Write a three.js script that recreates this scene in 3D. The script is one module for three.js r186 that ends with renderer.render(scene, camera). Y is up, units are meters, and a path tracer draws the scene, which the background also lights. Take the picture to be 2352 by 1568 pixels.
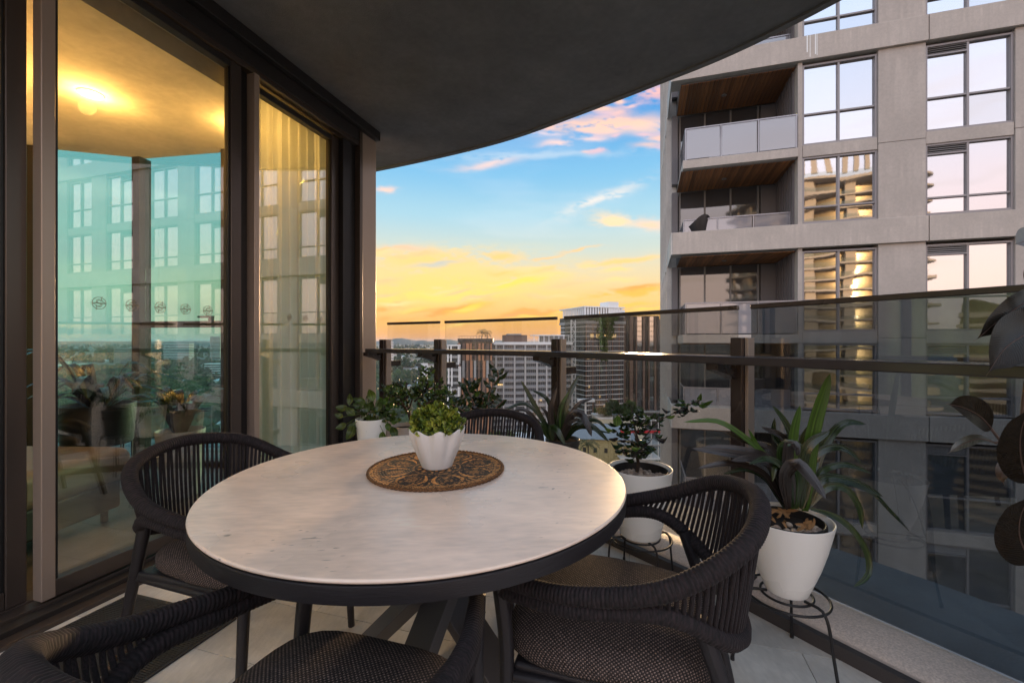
import * as THREE from 'three';
import { mergeGeometries, mergeVertices, toCreasedNormals } from 'three/addons/utils/BufferGeometryUtils.js';
import { RoundedBoxGeometry } from 'three/addons/geometries/RoundedBoxGeometry.js';

// ---------------------------------------------------------------- camera, sky, sun, exposure
const CAMH = 1.18, GROUND = -50;
const scene = new THREE.Scene();
const camera = new THREE.PerspectiveCamera(76.2, 1024 / 682, 0.05, 30000);
camera.position.set(0, CAMH, 0);
camera.lookAt(0, CAMH, -10);
const renderer = new THREE.WebGLRenderer();
renderer.toneMapping = THREE.LinearToneMapping;
renderer.toneMappingExposure = 2.1;
renderer.shadowMap.enabled = true;

const SUN_AZ = 0.3, SUN_EL = 0.088, GLOW_AZ = 0;
const sun = new THREE.DirectionalLight(new THREE.Color().setRGB(1, 0.66, 0.36), 3);
sun.position.set(Math.sin(SUN_AZ) * Math.cos(SUN_EL) * 200, Math.sin(SUN_EL) * 200, -Math.cos(SUN_AZ) * Math.cos(SUN_EL) * 200);
sun.castShadow = true;
sun.shadow.radius = 9;
Object.assign(sun.shadow.camera, { left: -90, right: 90, top: 90, bottom: -90, near: 1, far: 600 });
scene.add(sun, sun.target);

// seeded noise ------------------------------------------------------------
function rng(seed) { let a = seed >>> 0; return () => { a = (a + 0x6D2B79F5) | 0; let t = Math.imul(a ^ (a >>> 15), 1 | a); t = (t + Math.imul(t ^ (t >>> 7), 61 | t)) ^ t; return ((t ^ (t >>> 14)) >>> 0) / 4294967296; }; }
const HT = new Float32Array(65536); { const r = rng(7); for (let i = 0; i < 65536; i++) HT[i] = r(); }
const hash = (x, y) => HT[((x * 73856093) ^ (y * 19349663)) & 65535];
function vnoise(x, y, px = 0, py = 0) {
  let xi = Math.floor(x), yi = Math.floor(y); const fx = x - xi, fy = y - yi, u = fx * fx * (3 - 2 * fx), v = fy * fy * (3 - 2 * fy);
  let x1 = xi + 1, y1 = yi + 1;
  if (px) { xi = ((xi % px) + px) % px; x1 = ((x1 % px) + px) % px; }
  if (py) { yi = ((yi % py) + py) % py; y1 = ((y1 % py) + py) % py; }
  const a = hash(xi, yi), b = hash(x1, yi), c = hash(xi, y1), d = hash(x1, y1);
  return a + (b - a) * u + (c - a) * v + (a - b - c + d) * u * v;
}
function fbm(x, y, oct = 4, px = 0, py = 0) { let s = 0, a = 0.5, n = 0; for (let i = 0; i < oct; i++) { s += a * vnoise(x + i * 0, y, px, py); n += a; a *= 0.5; x *= 2; y *= 2; px *= 2; py *= 2; } return s / n; }
const clamp = (x, a = 0, b = 1) => Math.min(b, Math.max(a, x));
const smooth = (a, b, x) => { const t = clamp((x - a) / (b - a)); return t * t * (3 - 2 * t); };
const lerp = (a, b, t) => a + (b - a) * t;
const s2l = c => c <= 0.04045 ? c / 12.92 : ((c + 0.055) / 1.055) ** 2.4;
const srgb = (r, g, b) => [s2l(r / 255), s2l(g / 255), s2l(b / 255)];

// sky: dusk gradient, warm towards the sunset, lavender opposite, streaks of cloud
function makeSky() {
  const W = 4096, H = 2048, data = new Float32Array(W * H * 4);
  const ramp = stops => el => { let i = 0; while (i < stops.length - 2 && el > stops[i + 1][0]) i++; const [a, ca] = stops[i], [b, cb] = stops[i + 1], t = smooth(0, 1, clamp((el - a) / (b - a))); return [0, 1, 2].map(k => lerp(ca[k], cb[k], lerp(clamp((el - a) / (b - a)), t, 0.3))); };
  const west = ramp([[-90, srgb(120, 100, 85)], [-2, srgb(215, 160, 110)], [0, srgb(248, 172, 98)], [2.5, srgb(252, 190, 104)], [5.5, srgb(252, 213, 138)], [9, srgb(239, 221, 180)], [12, srgb(208, 221, 212)], [16, srgb(174, 215, 231)], [21, srgb(134, 196, 234)], [28, srgb(78, 158, 224)], [42, srgb(120, 176, 228)], [90, srgb(176, 202, 230)]]);
  const side = ramp([[-90, srgb(110, 105, 95)], [-1, srgb(150, 168, 172)], [0, srgb(196, 206, 198)], [5, srgb(222, 226, 204)], [11, srgb(206, 226, 218)], [18, srgb(178, 216, 228)], [28, srgb(136, 190, 230)], [42, srgb(120, 176, 228)], [90, srgb(176, 202, 230)]]);
  const east = ramp([[-90, srgb(120, 105, 100)], [-2, srgb(190, 160, 150)], [0, srgb(240, 205, 185)], [6, srgb(250, 218, 200)], [13, srgb(244, 224, 222)], [20, srgb(228, 226, 236)], [32, srgb(200, 216, 240)], [50, srgb(206, 214, 232)], [90, srgb(176, 202, 230)]]);
  const er = rng(77), extra = Array.from({ length: 46 }, () => { const y = 560 + er() * 190, x = 840 + er() * 720; return [x, y, 14 + er() * 42, 2.2 + er() * 3.4, -0.04 - er() * 0.16, y > 690 ? (er() < 0.5 ? [244, 178, 92] : [255, 216, 110]) : (er() < 0.5 ? [255, 222, 150] : [252, 208, 150]), 0.5 + er() * 0.5]; }).concat(Array.from({ length: 26 }, () => [1250 + er() * 290, 220 + er() * 130, 10 + er() * 26, 3 + er() * 4, -0.1 * er(), er() < 0.6 ? [250, 205, 188] : [228, 196, 206], 0.5 + er() * 0.5]));
  const C = [ // streaks seen over the railing: direction (as slopes), half length, half height, tilt, colour, strength
    [1411, 288, 135, 19, -0.03, [252, 208, 186], 1.1], [1506, 212, 48, 17, -0.1, [240, 190, 190], 0.9], [1422, 258, 26, 9, -0.1, [246, 200, 190], 0.8], [1280, 330, 40, 8, -0.05, [242, 210, 206], 0.8], [1358, 320, 34, 6, 0, [240, 215, 212], 0.8], [1255, 310, 30, 5, 0, [236, 214, 220], 0.6],
    [1122, 376, 68, 7, -0.13, [246, 214, 206], 0.7], [1380, 458, 90, 13, -0.42, [250, 236, 222], 0.6], [1416, 506, 42, 12, 0.08, [255, 224, 178], 1.1], [1496, 511, 30, 13, 0, [252, 214, 180], 0.9], [890, 437, 22, 7, 0, [252, 214, 196], 0.8], [1250, 358, 190, 8, -0.02, [205, 220, 232], 0.4],
    [985, 598, 170, 26, -0.02, [255, 216, 140], 0.85], [1020, 655, 230, 45, -0.04, [255, 221, 128], 0.75], [1150, 590, 36, 10, 0.1, [255, 212, 136], 0.9], [1010, 607, 60, 5, -0.12, [200, 205, 200], 0.7], [1190, 646, 68, 9, -0.16, [255, 226, 110], 1.2], [1165, 628, 36, 6, 0.05, [255, 208, 120], 0.9], [1240, 618, 30, 5, -0.3, [255, 214, 130], 0.8],
    [1440, 600, 80, 7, -0.1, [255, 214, 140], 1], [1440, 672, 80, 7, -0.07, [255, 196, 92], 1.2], [1460, 662, 60, 5, -0.07, [250, 175, 90], 0.8], [1047, 716, 66, 9, -0.2, [244, 166, 80], 1.2], [1085, 710, 40, 6, -0.3, [255, 214, 90], 1.1], [1220, 719, 70, 6, -0.13, [238, 160, 80], 1.1], [1240, 726, 60, 5, -0.12, [255, 206, 100], 1], [1450, 696, 50, 6, -0.1, [255, 204, 100], 1], [1285, 675, 34, 4, -0.03, [255, 216, 150], 0.9], [1347, 651, 22, 4, -0.04, [255, 214, 150], 0.8], [910, 697, 40, 4, 0, [255, 226, 160], 0.8], [930, 572, 40, 6, 0, [252, 205, 170], 0.7], [1000, 680, 160, 10, -0.05, [255, 226, 120], 0.8],
    ...extra].map(c => [...c.slice(0, 5), srgb(...c[5]), c[6], Math.cos(c[4]), Math.sin(c[4])]);
  for (let j = 0; j < H; j++) {
    const el = (j + 0.5) / H * Math.PI - Math.PI / 2, ed = el * 180 / Math.PI, se = Math.sin(el), ce = Math.cos(el);
    const cwc = west(ed), csd = side(ed), cea = east(ed);
    for (let i = 0; i < W; i++) {
      const th = ((i + 0.5) / W - 0.5) * 2 * Math.PI, x = Math.cos(th) * ce, z = Math.sin(th) * ce;
      const az = Math.atan2(x, -z), k = smooth(1.2, 2.5, Math.abs(az - GLOW_AZ)), ks = smooth(0.36, 0.85, Math.abs(az - 0.05)), cw = [0, 1, 2].map(q => lerp(cwc[q], csd[q], ks));
      const kw = 0.525; let r = lerp(cw[0] * kw, cea[0], k), g = lerp(cw[1] * kw, cea[1], k), b = lerp(cw[2] * kw, cea[2], k);
      if (ed > -1 && ed < 60) {
        if (z < -0.35) { // in front
          const X = 1176 + 1000 * x / -z, Y = 784 - 1000 * se / -z;
          if (X > 600 && X < 1900) {
            const n1 = fbm(X / 70, Y / 16, 5), n2 = fbm(X / 16 + 31, Y / 5.5 + 9, 4), n = n1 * 0.55 + n2 * 0.45;
            const wx = (fbm(X / 90 + 5, Y / 30, 3) - 0.5) * 40, wy = (fbm(X / 60 + 11, Y / 30 + 3, 3) - 0.5) * 22;
            for (const [cx, cy, hl, hh, , col, st, co, si] of C) {
              const dx = X + wx - cx, dy = Y + wy - cy, u = (dx * co + dy * si) / hl, v = (-dx * si + dy * co) / hh, q = u * u + v * v;
              if (q > 5) continue;
              const a = clamp(Math.exp(-q * 0.9) * st * smooth(0.34, 0.62, n + 0.20 * Math.exp(-q)) * 1.25);
              r = lerp(r, col[0] * 0.56, a); g = lerp(g, col[1] * 0.56, a); b = lerp(b, col[2] * 0.56, a);
            }
          }
        }
        const n = fbm(az * 3.2 + 40, ed / 3.6, 5), a = smooth(0.56, 0.8, n) * 0.45 * (z < -0.35 && Math.abs(x / z) < 0.75 ? 0.15 : 1) * smooth(60, 30, ed), cc = ed < 12 ? [0.7, 0.5, 0.32] : [0.7, 0.6, 0.56];
        r = lerp(r, cc[0], a); g = lerp(g, cc[1], a); b = lerp(b, cc[2], a);
      }
      const o = (j * W + i) * 4; data[o] = r; data[o + 1] = g; data[o + 2] = b; data[o + 3] = 1;
    }
  }
  const t = new THREE.DataTexture(data, W, H, THREE.RGBAFormat, THREE.FloatType);
  t.mapping = THREE.EquirectangularReflectionMapping; t.magFilter = t.minFilter = THREE.LinearFilter; t.needsUpdate = true;
  return t;
}
scene.background = makeSky();
scene.environment = scene.background;

// ---------------------------------------------------------------- helpers
const V = (x, y, z) => new THREE.Vector3(x, y, z);
const at = (dx, dy, z) => V((dx - 1176) / 1000 * z, CAMH + (784 - dy) / 1000 * z, -z); // a direction read off the photograph, at a depth in metres
const GR = -0.2953, cG = Math.cos(GR), sG = Math.sin(GR);                             // building grid, turned against the view
const grid = (u, y, v) => V(u * cG + v * sG, y, -u * sG + v * cG);
const used = {};
function numbered(n) { used[n] = (used[n] || 0) + 1; return used[n] === 1 ? n : `${n}_${String(used[n] - 1).padStart(3, '0')}`; }
function part(name, geo, mat, parent, label) { const m = new THREE.Mesh(geo, mat); m.name = name; m.castShadow = m.receiveShadow = true; if (label) m.userData.label = label; parent.add(m); return m; }
function tag(o, label, category, group, kind) { o.userData = {}; if (label) o.userData.label = label; if (category) o.userData.category = category; if (group) o.userData.group = group; if (kind) o.userData.kind = kind; return o; }
function thing(name, label, category, p = V(0, 0, 0), turn = 0, group) { const g = new THREE.Group(); g.name = numbered(name); g.position.copy(p); g.rotation.y = turn; scene.add(g); return tag(g, label, category, group); }
function single(name, geo, mat, label, category, group, kind) { const m = part(numbered(name), geo, mat, scene); return tag(m, label, category, group, kind); }
function structure(name, geo, mat) { const m = part(numbered(name), geo, mat, scene); m.userData = { kind: 'structure' }; return m; }
function copyOf(src, p, turn, label, group) { const c = src.clone(); c.name = numbered(src.name.replace(/_\d{3}$/, '')); if (p) c.position.copy(p); if (turn !== undefined) c.rotation.y = turn; c.userData = { ...src.userData }; if (label) c.userData.label = label; if (group) c.userData.group = group; scene.add(c); return c; }
const plain = g => { const n = g.index ? g.toNonIndexed() : g; return n; };
const join = gs => mergeGeometries(gs.map(g => { const n = plain(g); for (const k of Object.keys(n.attributes)) if (!['position', 'normal', 'uv'].includes(k)) n.deleteAttribute(k); return n; }));
// uv in metres from the face direction
function metric(g, ox = 0, oy = 0) {
  g = plain(g); if (!g.attributes.normal) g.computeVertexNormals(); const p = g.attributes.position, n = g.attributes.normal, uv = new Float32Array(p.count * 2);
  for (let i = 0; i < p.count; i++) { const a = Math.abs(n.getX(i)), b = Math.abs(n.getY(i)), c = Math.abs(n.getZ(i)), x = p.getX(i), y = p.getY(i), z = p.getZ(i); const [u, v] = b >= a && b >= c ? [x, z] : a >= c ? [z, y] : [x, y]; uv[2 * i] = u + ox; uv[2 * i + 1] = v + oy; }
  g.setAttribute('uv', new THREE.BufferAttribute(uv, 2)); return g;
}
const bx = (x0, x1, y0, y1, z0, z1) => { const g = new THREE.BoxGeometry(Math.abs(x1 - x0), Math.abs(y1 - y0), Math.abs(z1 - z0)); g.translate((x0 + x1) / 2, (y0 + y1) / 2, (z0 + z1) / 2); return metric(g); };
const rbx = (x0, x1, y0, y1, z0, z1, r = 0.004) => { const g = new RoundedBoxGeometry(Math.abs(x1 - x0), Math.abs(y1 - y0), Math.abs(z1 - z0), 2, r); g.translate((x0 + x1) / 2, (y0 + y1) / 2, (z0 + z1) / 2); return metric(g); };
// a box between two points in plan
function wallBox(a, b, y0, y1, t0, t1, r = 0) { const dx = b.x - a.x, dz = b.z - a.z, L = Math.hypot(dx, dz); const g = r ? rbx(0, L, y0, y1, t0, t1, r) : bx(0, L, y0, y1, t0, t1); g.rotateY(-Math.atan2(dz, dx)); g.translate(a.x, 0, a.z); return g; }
// tube with a radius of its own at every point
function tube(pts, rad, n = 16, m = 8, ridges) {
  const c = pts.length > 2 ? new THREE.CatmullRomCurve3(pts) : new THREE.LineCurve3(pts[0], pts[1]); const fr = c.computeFrenetFrames(n, false), pos = [], idx = [], uv = [], L = c.getLength();
  for (let i = 0; i <= n; i++) { const t = i / n, p = c.getPointAt(t), N = fr.normals[i], B = fr.binormals[i];
    for (let j = 0; j <= m; j++) { const a = j / m * Math.PI * 2; let r = typeof rad === 'function' ? rad(t) : rad; if (ridges) r *= ridges(t * L, a); const x = Math.cos(a) * r, y = Math.sin(a) * r; pos.push(p.x + N.x * x + B.x * y, p.y + N.y * x + B.y * y, p.z + N.z * x + B.z * y); uv.push(t * L, j / m * 2 * Math.PI * 0.02); } }
  for (let i = 0; i < n; i++) for (let j = 0; j < m; j++) { const a = i * (m + 1) + j, b = a + m + 1; idx.push(a, b, a + 1, b, b + 1, a + 1); }
  for (const [o, s] of [[0, 1], [n * (m + 1), -1]]) { for (let j = 1; j < m - 1; j++) s > 0 ? idx.push(o, o + j, o + j + 1) : idx.push(o, o + j + 1, o + j); }
  const g = new THREE.BufferGeometry(); g.setAttribute('position', new THREE.Float32BufferAttribute(pos, 3)); g.setAttribute('uv', new THREE.Float32BufferAttribute(uv, 2)); g.setIndex(idx); g.computeVertexNormals(); return g;
}
const lathe = (pts, n = 48) => new THREE.LatheGeometry(pts.map(p => new THREE.Vector2(p[0], p[1])), n);
// a leaf blade along a curve; width(t), face direction, fold of the two halves
function blade(pts, W, face = V(0, 0.55, 0.85), n = 14, fold = 0.25, prof = t => Math.min(1, t * 2.2 + 0.45) * Math.pow(Math.max(0, 1 - Math.pow(t, 5)), 0.6)) {
  const c = new THREE.CatmullRomCurve3(pts), pos = [], idx = [], uv = [], T = V(0, 0, 0), S = V(0, 0, 0), N = V(0, 0, 0), L = c.getLength();
  for (let i = 0; i <= n; i++) {
    const t = i / n; const p = c.getPointAt(t); c.getTangentAt(t, T); S.crossVectors(T, face); if (S.length() < 0.05) S.set(1, 0, 0); S.normalize(); N.crossVectors(S, T).normalize(); const w = W / 2 * prof(t);
    for (const k of [-1, -0.55, 0, 0.55, 1]) { const lift = fold * w * (Math.abs(k) - 0.3 * k * k) ; pos.push(p.x + S.x * k * w + N.x * lift, p.y + S.y * k * w + N.y * lift, p.z + S.z * k * w + N.z * lift); uv.push(k * W / 2, t * L); }
  }
  for (let i = 0; i < n; i++) for (let j = 0; j < 4; j++) { const a = i * 5 + j, b = a + 5; idx.push(a, b, a + 1, b, b + 1, a + 1); }
  const g = new THREE.BufferGeometry(); g.setAttribute('position', new THREE.Float32BufferAttribute(pos, 3)); g.setAttribute('uv', new THREE.Float32BufferAttribute(uv, 2)); g.setIndex(idx); g.computeVertexNormals(); return g;
}
const ovate = t => Math.pow(Math.sin(Math.PI * Math.pow(clamp(t, 0.001, 0.999), 0.8)), 0.75);
// small leaf along +y, face +z
const leafGeo = (L, W, curl = 0.15, fold = 0.3, n = 5, prof = ovate) => blade([V(0, 0, 0), V(0, L * 0.5, -curl * L * 0.4), V(0, L, curl * L * 0.4)], W, V(0, 0, 1), n, fold, prof);
function putLeaf(geo, mat, parent, p, dir, face, s = 1, name = 'leaf') { const m = part(name, geo, mat, parent); const y = dir.clone().normalize(), x = V(0, 0, 0).crossVectors(y, face).normalize(), z = V(0, 0, 0).crossVectors(x, y); m.matrixAutoUpdate = true; m.quaternion.setFromRotationMatrix(new THREE.Matrix4().makeBasis(x, y, z)); m.position.copy(p); m.scale.setScalar(s); return m; }
const ext = (shape, h, y, bevel = 0) => { const g = new THREE.ExtrudeGeometry(shape, { depth: h - 2 * bevel, bevelEnabled: bevel > 0, bevelSize: bevel, bevelThickness: bevel, bevelSegments: 2, curveSegments: 24 }); g.translate(0, 0, bevel); g.rotateX(-Math.PI / 2); g.translate(0, y, 0); return metric(g); };
const poly = ps => { const s = new THREE.Shape(); ps.forEach((p, i) => i ? s.lineTo(p.x, -p.z) : s.moveTo(p.x, -p.z)); s.closePath(); return s; }; // plan polygon for ext()

// ---------------------------------------------------------------- textures and materials
function tex(n, m, f, repeat = 1, isColor = true) {
  const d = new Uint8Array(n * m * 4); for (let j = 0; j < m; j++) for (let i = 0; i < n; i++) { const c = f(i / n, j / m, i, j), o = (j * n + i) * 4; if (typeof c === 'number') { d[o] = d[o + 1] = d[o + 2] = clamp(c) * 255; } else { d[o] = clamp(c[0]) * 255; d[o + 1] = clamp(c[1]) * 255; d[o + 2] = clamp(c[2]) * 255; } d[o + 3] = 255; }
  const t = new THREE.DataTexture(d, n, m); t.wrapS = t.wrapT = THREE.RepeatWrapping; t.magFilter = t.minFilter = THREE.LinearFilter; if (isColor) t.colorSpace = THREE.SRGBColorSpace; if (Array.isArray(repeat)) t.repeat.set(...repeat); else t.repeat.set(repeat, repeat); t.needsUpdate = true; return t;
}
const rep = (t, x, y = x) => { const c = t.clone(); c.repeat.set(x, y); c.needsUpdate = true; return c; };
const col = (r, g, b) => new THREE.Color().setRGB(r, g, b);
const M = (c, rough, o = {}) => new THREE.MeshPhysicalMaterial({ color: Array.isArray(c) ? col(...c) : c, roughness: rough, side: THREE.DoubleSide, ...o });
const glassM = (c, ior, o = {}) => M(c, 0, { transmission: 1, thickness: 0, ior, ...o });

const mottle = tex(512, 512, (x, y) => 0.80 + 0.2 * fbm(x * 8, y * 8, 5, 8, 8) + 0.06 * (fbm(x * 64, y * 64, 2, 64, 64) - 0.5), 0.5);
const grain = tex(256, 256, (x, y) => fbm(x * 48, y * 48, 3, 48, 48), 4, false);
const roughV = tex(256, 256, (x, y) => 0.55 + 0.45 * fbm(x * 6, y * 6, 5, 6, 6), 0.7, false);
const concreteT = tex(1024, 1024, (x, y) => { const a = fbm(x * 6, y * 6, 5, 6, 6), st = fbm(x * 40, y * 3, 4, 40, 3), f = fbm(x * 90, y * 90, 2, 90, 90); const v = 0.83 + 0.10 * (a - 0.5) + 0.12 * (st - 0.5) * smooth(0.42, 0.66, a) + 0.05 * (f - 0.5); return [v, v * 0.985, v * 0.965]; }, 0.3);
const stoneT = tex(1024, 1024, (x, y) => { const mo = fbm(x * 9, y * 11, 5, 9, 11), a = fbm(x * 3 + y, y * 12 + x * 4, 5, 3, 12), b = fbm(x * 12, y * 48 + x * 12, 4, 12, 48), c = vnoise(x * 70 + 5, y * 170 + x * 70, 70, 170), e = fbm(x * 5, y * 5 + 9, 3, 5, 5); let v = 0.95 + 0.06 * (a - 0.5) + 0.05 * (b - 0.5) + 0.13 * (mo - 0.5) + 0.10 * (fbm(x * 40, y * 120 + x * 40, 3, 40, 120) - 0.5); if (c > 0.9 && e > 0.5) v -= (c - 0.9) * 3.6 * smooth(0.5, 0.64, e);  return [v, v * 0.975, v * 0.95]; }, 0.75);
const weaveT = tex(256, 256, (x, y, i, j) => { const u = x * 32, v = y * 32, k = (Math.floor(u) + Math.floor(v)) % 2, fu = u % 1, fv = v % 1, e = Math.sin(Math.PI * fu) * Math.sin(Math.PI * fv), h = hash(Math.floor(u), Math.floor(v) + 77); const t = k ? 0.50 + 0.16 * h : 0.19 + 0.10 * h; const s = t * (0.45 + 0.6 * e); return [s * 1.15, s * 1.02, s * 0.95]; }, 6);
const weaveB = tex(256, 256, (x, y) => { const u = x * 32, v = y * 32; return Math.sin(Math.PI * (u % 1)) * Math.sin(Math.PI * (v % 1)); }, 6, false);
const fibreT = tex(256, 256, (x, y) => { const v = 0.55 + 0.5 * (fbm(x * 64, y * 12, 3, 64, 12) - 0.5) * 1.6; return [v, v * 0.93, v * 0.9]; }, [6, 12]);
const woodT = tex(512, 512, (x, y) => { const v = 0.62 + 0.5 * (fbm(x * 24, y * 3, 5, 24, 3) - 0.5) + 0.12 * (fbm(x * 90, y * 4, 2, 90, 4) - 0.5); return [v, v * 0.93, v * 0.85]; }, [1.2, 0.5]);
const tileT = tex(512, 512, (x, y) => { const v = 0.90 + 0.22 * (fbm(x * 7, y * 9, 5, 7, 9) - 0.5) + 0.07 * (fbm(x * 100, y * 30, 2, 100, 30) - 0.5); return [v, v * 0.985, v * 0.96]; }, 1.1);
const waveB = tex(256, 256, (x, y) => fbm(x * 4, y * 5, 2, 4, 5), 0.16, false);
const veinT = tex(512, 512, (x, y) => { const ax = Math.min(x, 1 - x), s = Math.abs(((y - ax * 0.9) * 14 % 1 + 1) % 1 - 0.5), v = 0.62 + 0.3 * (fbm(x * 12, y * 12, 4, 12, 12) - 0.3) + (s < 0.05 ? 0.25 : 0) + 0.25 * (fbm(x * 80, y * 80, 2, 80, 80) - 0.5); return [v, v * 0.96, v * 0.9]; }, 10);
const veinB = tex(512, 512, (x, y) => { const ax = Math.min(x, 1 - x), s = Math.abs(((y - ax * 0.9) * 14 % 1 + 1) % 1 - 0.5); return 0.5 + 0.4 * smooth(0, 0.25, s); }, 10, false);
const leafT = tex(256, 256, (x, y) => { const v = 0.72 + 0.5 * (fbm(x * 40, y * 2, 3, 40, 2) - 0.5); return [v, v, v * 0.9]; }, [8, 3]);

const paintDark = M([0.21, 0.20, 0.195], 0.85, { map: mottle, bumpMap: grain, bumpScale: 0.0015 });
const bronze = M([0.38, 0.30, 0.245], 0.30, { metalness: 0.35 });  // lighter copy of the frame bronze, lit look put into its colour
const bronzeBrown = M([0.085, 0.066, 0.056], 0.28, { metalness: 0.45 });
const bronzeDark = M([0.035, 0.03, 0.028], 0.45, { metalness: 0.3 });
const railMetal = M([0.045, 0.033, 0.029], 0.36, { metalness: 0.3, roughnessMap: roughV });
const blackMetal = M([0.018, 0.017, 0.018], 0.42, { metalness: 0.3 });
const ropeM = M([0.043, 0.028, 0.033], 0.85, { map: fibreT, sheen: 0.25, sheenColor: col(0.3, 0.25, 0.27), sheenRoughness: 0.5 });
const chairMetal = M([0.018, 0.015, 0.017], 0.5, { metalness: 0.1, bumpMap: grain, bumpScale: 0.0004 });
const seatM = M([0.62, 0.56, 0.54], 0.95, { map: weaveT, bumpMap: weaveB, bumpScale: 0.0012 });
const stoneM = M([0.97, 0.815, 0.70], 0.38, { map: stoneT, roughnessMap: roughV });
const tileM = [0.60, 0.64, 0.57, 0.67].map(v => M([v * 1.16, v * 1.13, v * 1.08], 0.55, { map: tileT, roughnessMap: roughV, bumpMap: grain, bumpScale: 0.0006 }));
const concreteM = M([0.74, 0.655, 0.60], 0.75, { map: concreteT });
const concreteM2 = M([0.70, 0.62, 0.57], 0.75, { map: rep(concreteT, 0.22, 0.2) });
const whitePot = M([0.92, 0.89, 0.83], 0.42, { roughnessMap: roughV, bumpMap: grain, bumpScale: 0.0003 });
// ---------------------------------------------------------------- balcony slab, tiles, soffit
const PL = [[-1.176, -4.0], [-0.618, -3.68], [0.312, -3.0], [1.064, -2.03], [1.69, -1.006], [1.95, -0.2], [1.9, 0.22]].map(p => V(p[0], 0, p[1]));
const EDGE = [[-2.7, -5.45], [-1.573, -5.01], [-0.507, -4.502], [0.014, -4.195], [0.5525, -3.776], [1.14, -3.284], [1.489, -2.968], [1.84, -2.538], [2.15, -2.05], [2.42, -1.45], [2.58, -0.75], [2.56, -0.2], [2.3, 0.3]].map(p => V(p[0], 0, p[1]));
function offset(P, d) { // to the right of travel = outwards here is negative d inwards
  return P.map((p, i) => { const a = P[Math.max(0, i - 1)], b = P[Math.min(P.length - 1, i + 1)]; const t = V(b.x - a.x, 0, b.z - a.z).normalize(); return V(p.x + t.z * d, 0, p.z - t.x * d); });
}
const edgeCurve = new THREE.CatmullRomCurve3(EDGE).getPoints(70);
const slabPoly = poly([...edgeCurve, grid(-2.6, 0, 0.45), grid(-2.6, 0, -3.55), grid(-3.6, 0, -3.6)]);
structure('soffit_lip', ext(poly([...edgeCurve, ...offset(edgeCurve, 0.045).reverse()]), 0.016, 3.1535, 0.002), paintDark);
const ledgeM = M([0.31, 0.32, 0.32], 0.7, { map: rep(mottle, 1.2), bumpMap: grain, bumpScale: 0.002 });
structure('balcony_slab', ext(slabPoly, 0.25, -0.262), ledgeM);
structure('ceiling', ext(slabPoly, 0.28, 3.17, 0.012), paintDark);

// kerb under the glass, rounded on top
const kerbT = tex(512, 512, (x, y) => { const v = 0.84 + 0.2 * (fbm(x * 150, y * 150, 2, 150, 150) - 0.5); return [v, v * 0.96, v * 0.92]; }, 1.6);
const kerbP = offset(PL, -0.056), kerbO = offset(PL, 0.19);
const kerbCurve = P => { const Q = P.slice(); Q.unshift(V(2 * P[0].x - P[1].x * 1, 0, 2 * P[0].z - P[1].z * 1).lerp(P[0], 0.45)); return Q; };
const kerbSweep = (() => { const prof = [[-0.056, -0.008], [-0.056, 0.040], [-0.045, 0.054], [-0.02, 0.066], [0.02, 0.0765], [0.06, 0.083], [0.10, 0.086], [0.14, 0.084], [0.17, 0.077], [0.185, 0.066], [0.19, 0.05], [0.19, -0.008]], rows = prof.map(([d]) => kerbCurve(offset(PL, d))), n = rows[0].length, pos = [], idx = []; rows.forEach((R, i) => R.forEach(p => pos.push(p.x, prof[i][1], p.z))); for (let i = 0; i < prof.length - 1; i++) for (let j = 0; j < n - 1; j++) { const a = i * n + j, b = a + n; idx.push(a, a + 1, b, b, a + 1, b + 1); } const g = new THREE.BufferGeometry(); g.setAttribute('position', new THREE.Float32BufferAttribute(pos, 3)); g.setIndex(idx); return metric(toCreasedNormals(g, 0.7)); })();
structure('kerb', kerbSweep, M([0.86, 0.80, 0.76], 0.45, { map: kerbT, bumpMap: grain, bumpScale: 0.0015 }));
structure('kerb_strip', ext(poly([...kerbCurve(offset(PL, -0.0575)), ...kerbCurve(offset(PL, -0.085)).reverse()]), 0.058, -0.008, 0.003), M([0.05, 0.042, 0.04], 0.5, { bumpMap: grain, bumpScale: 0.001 }));

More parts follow.
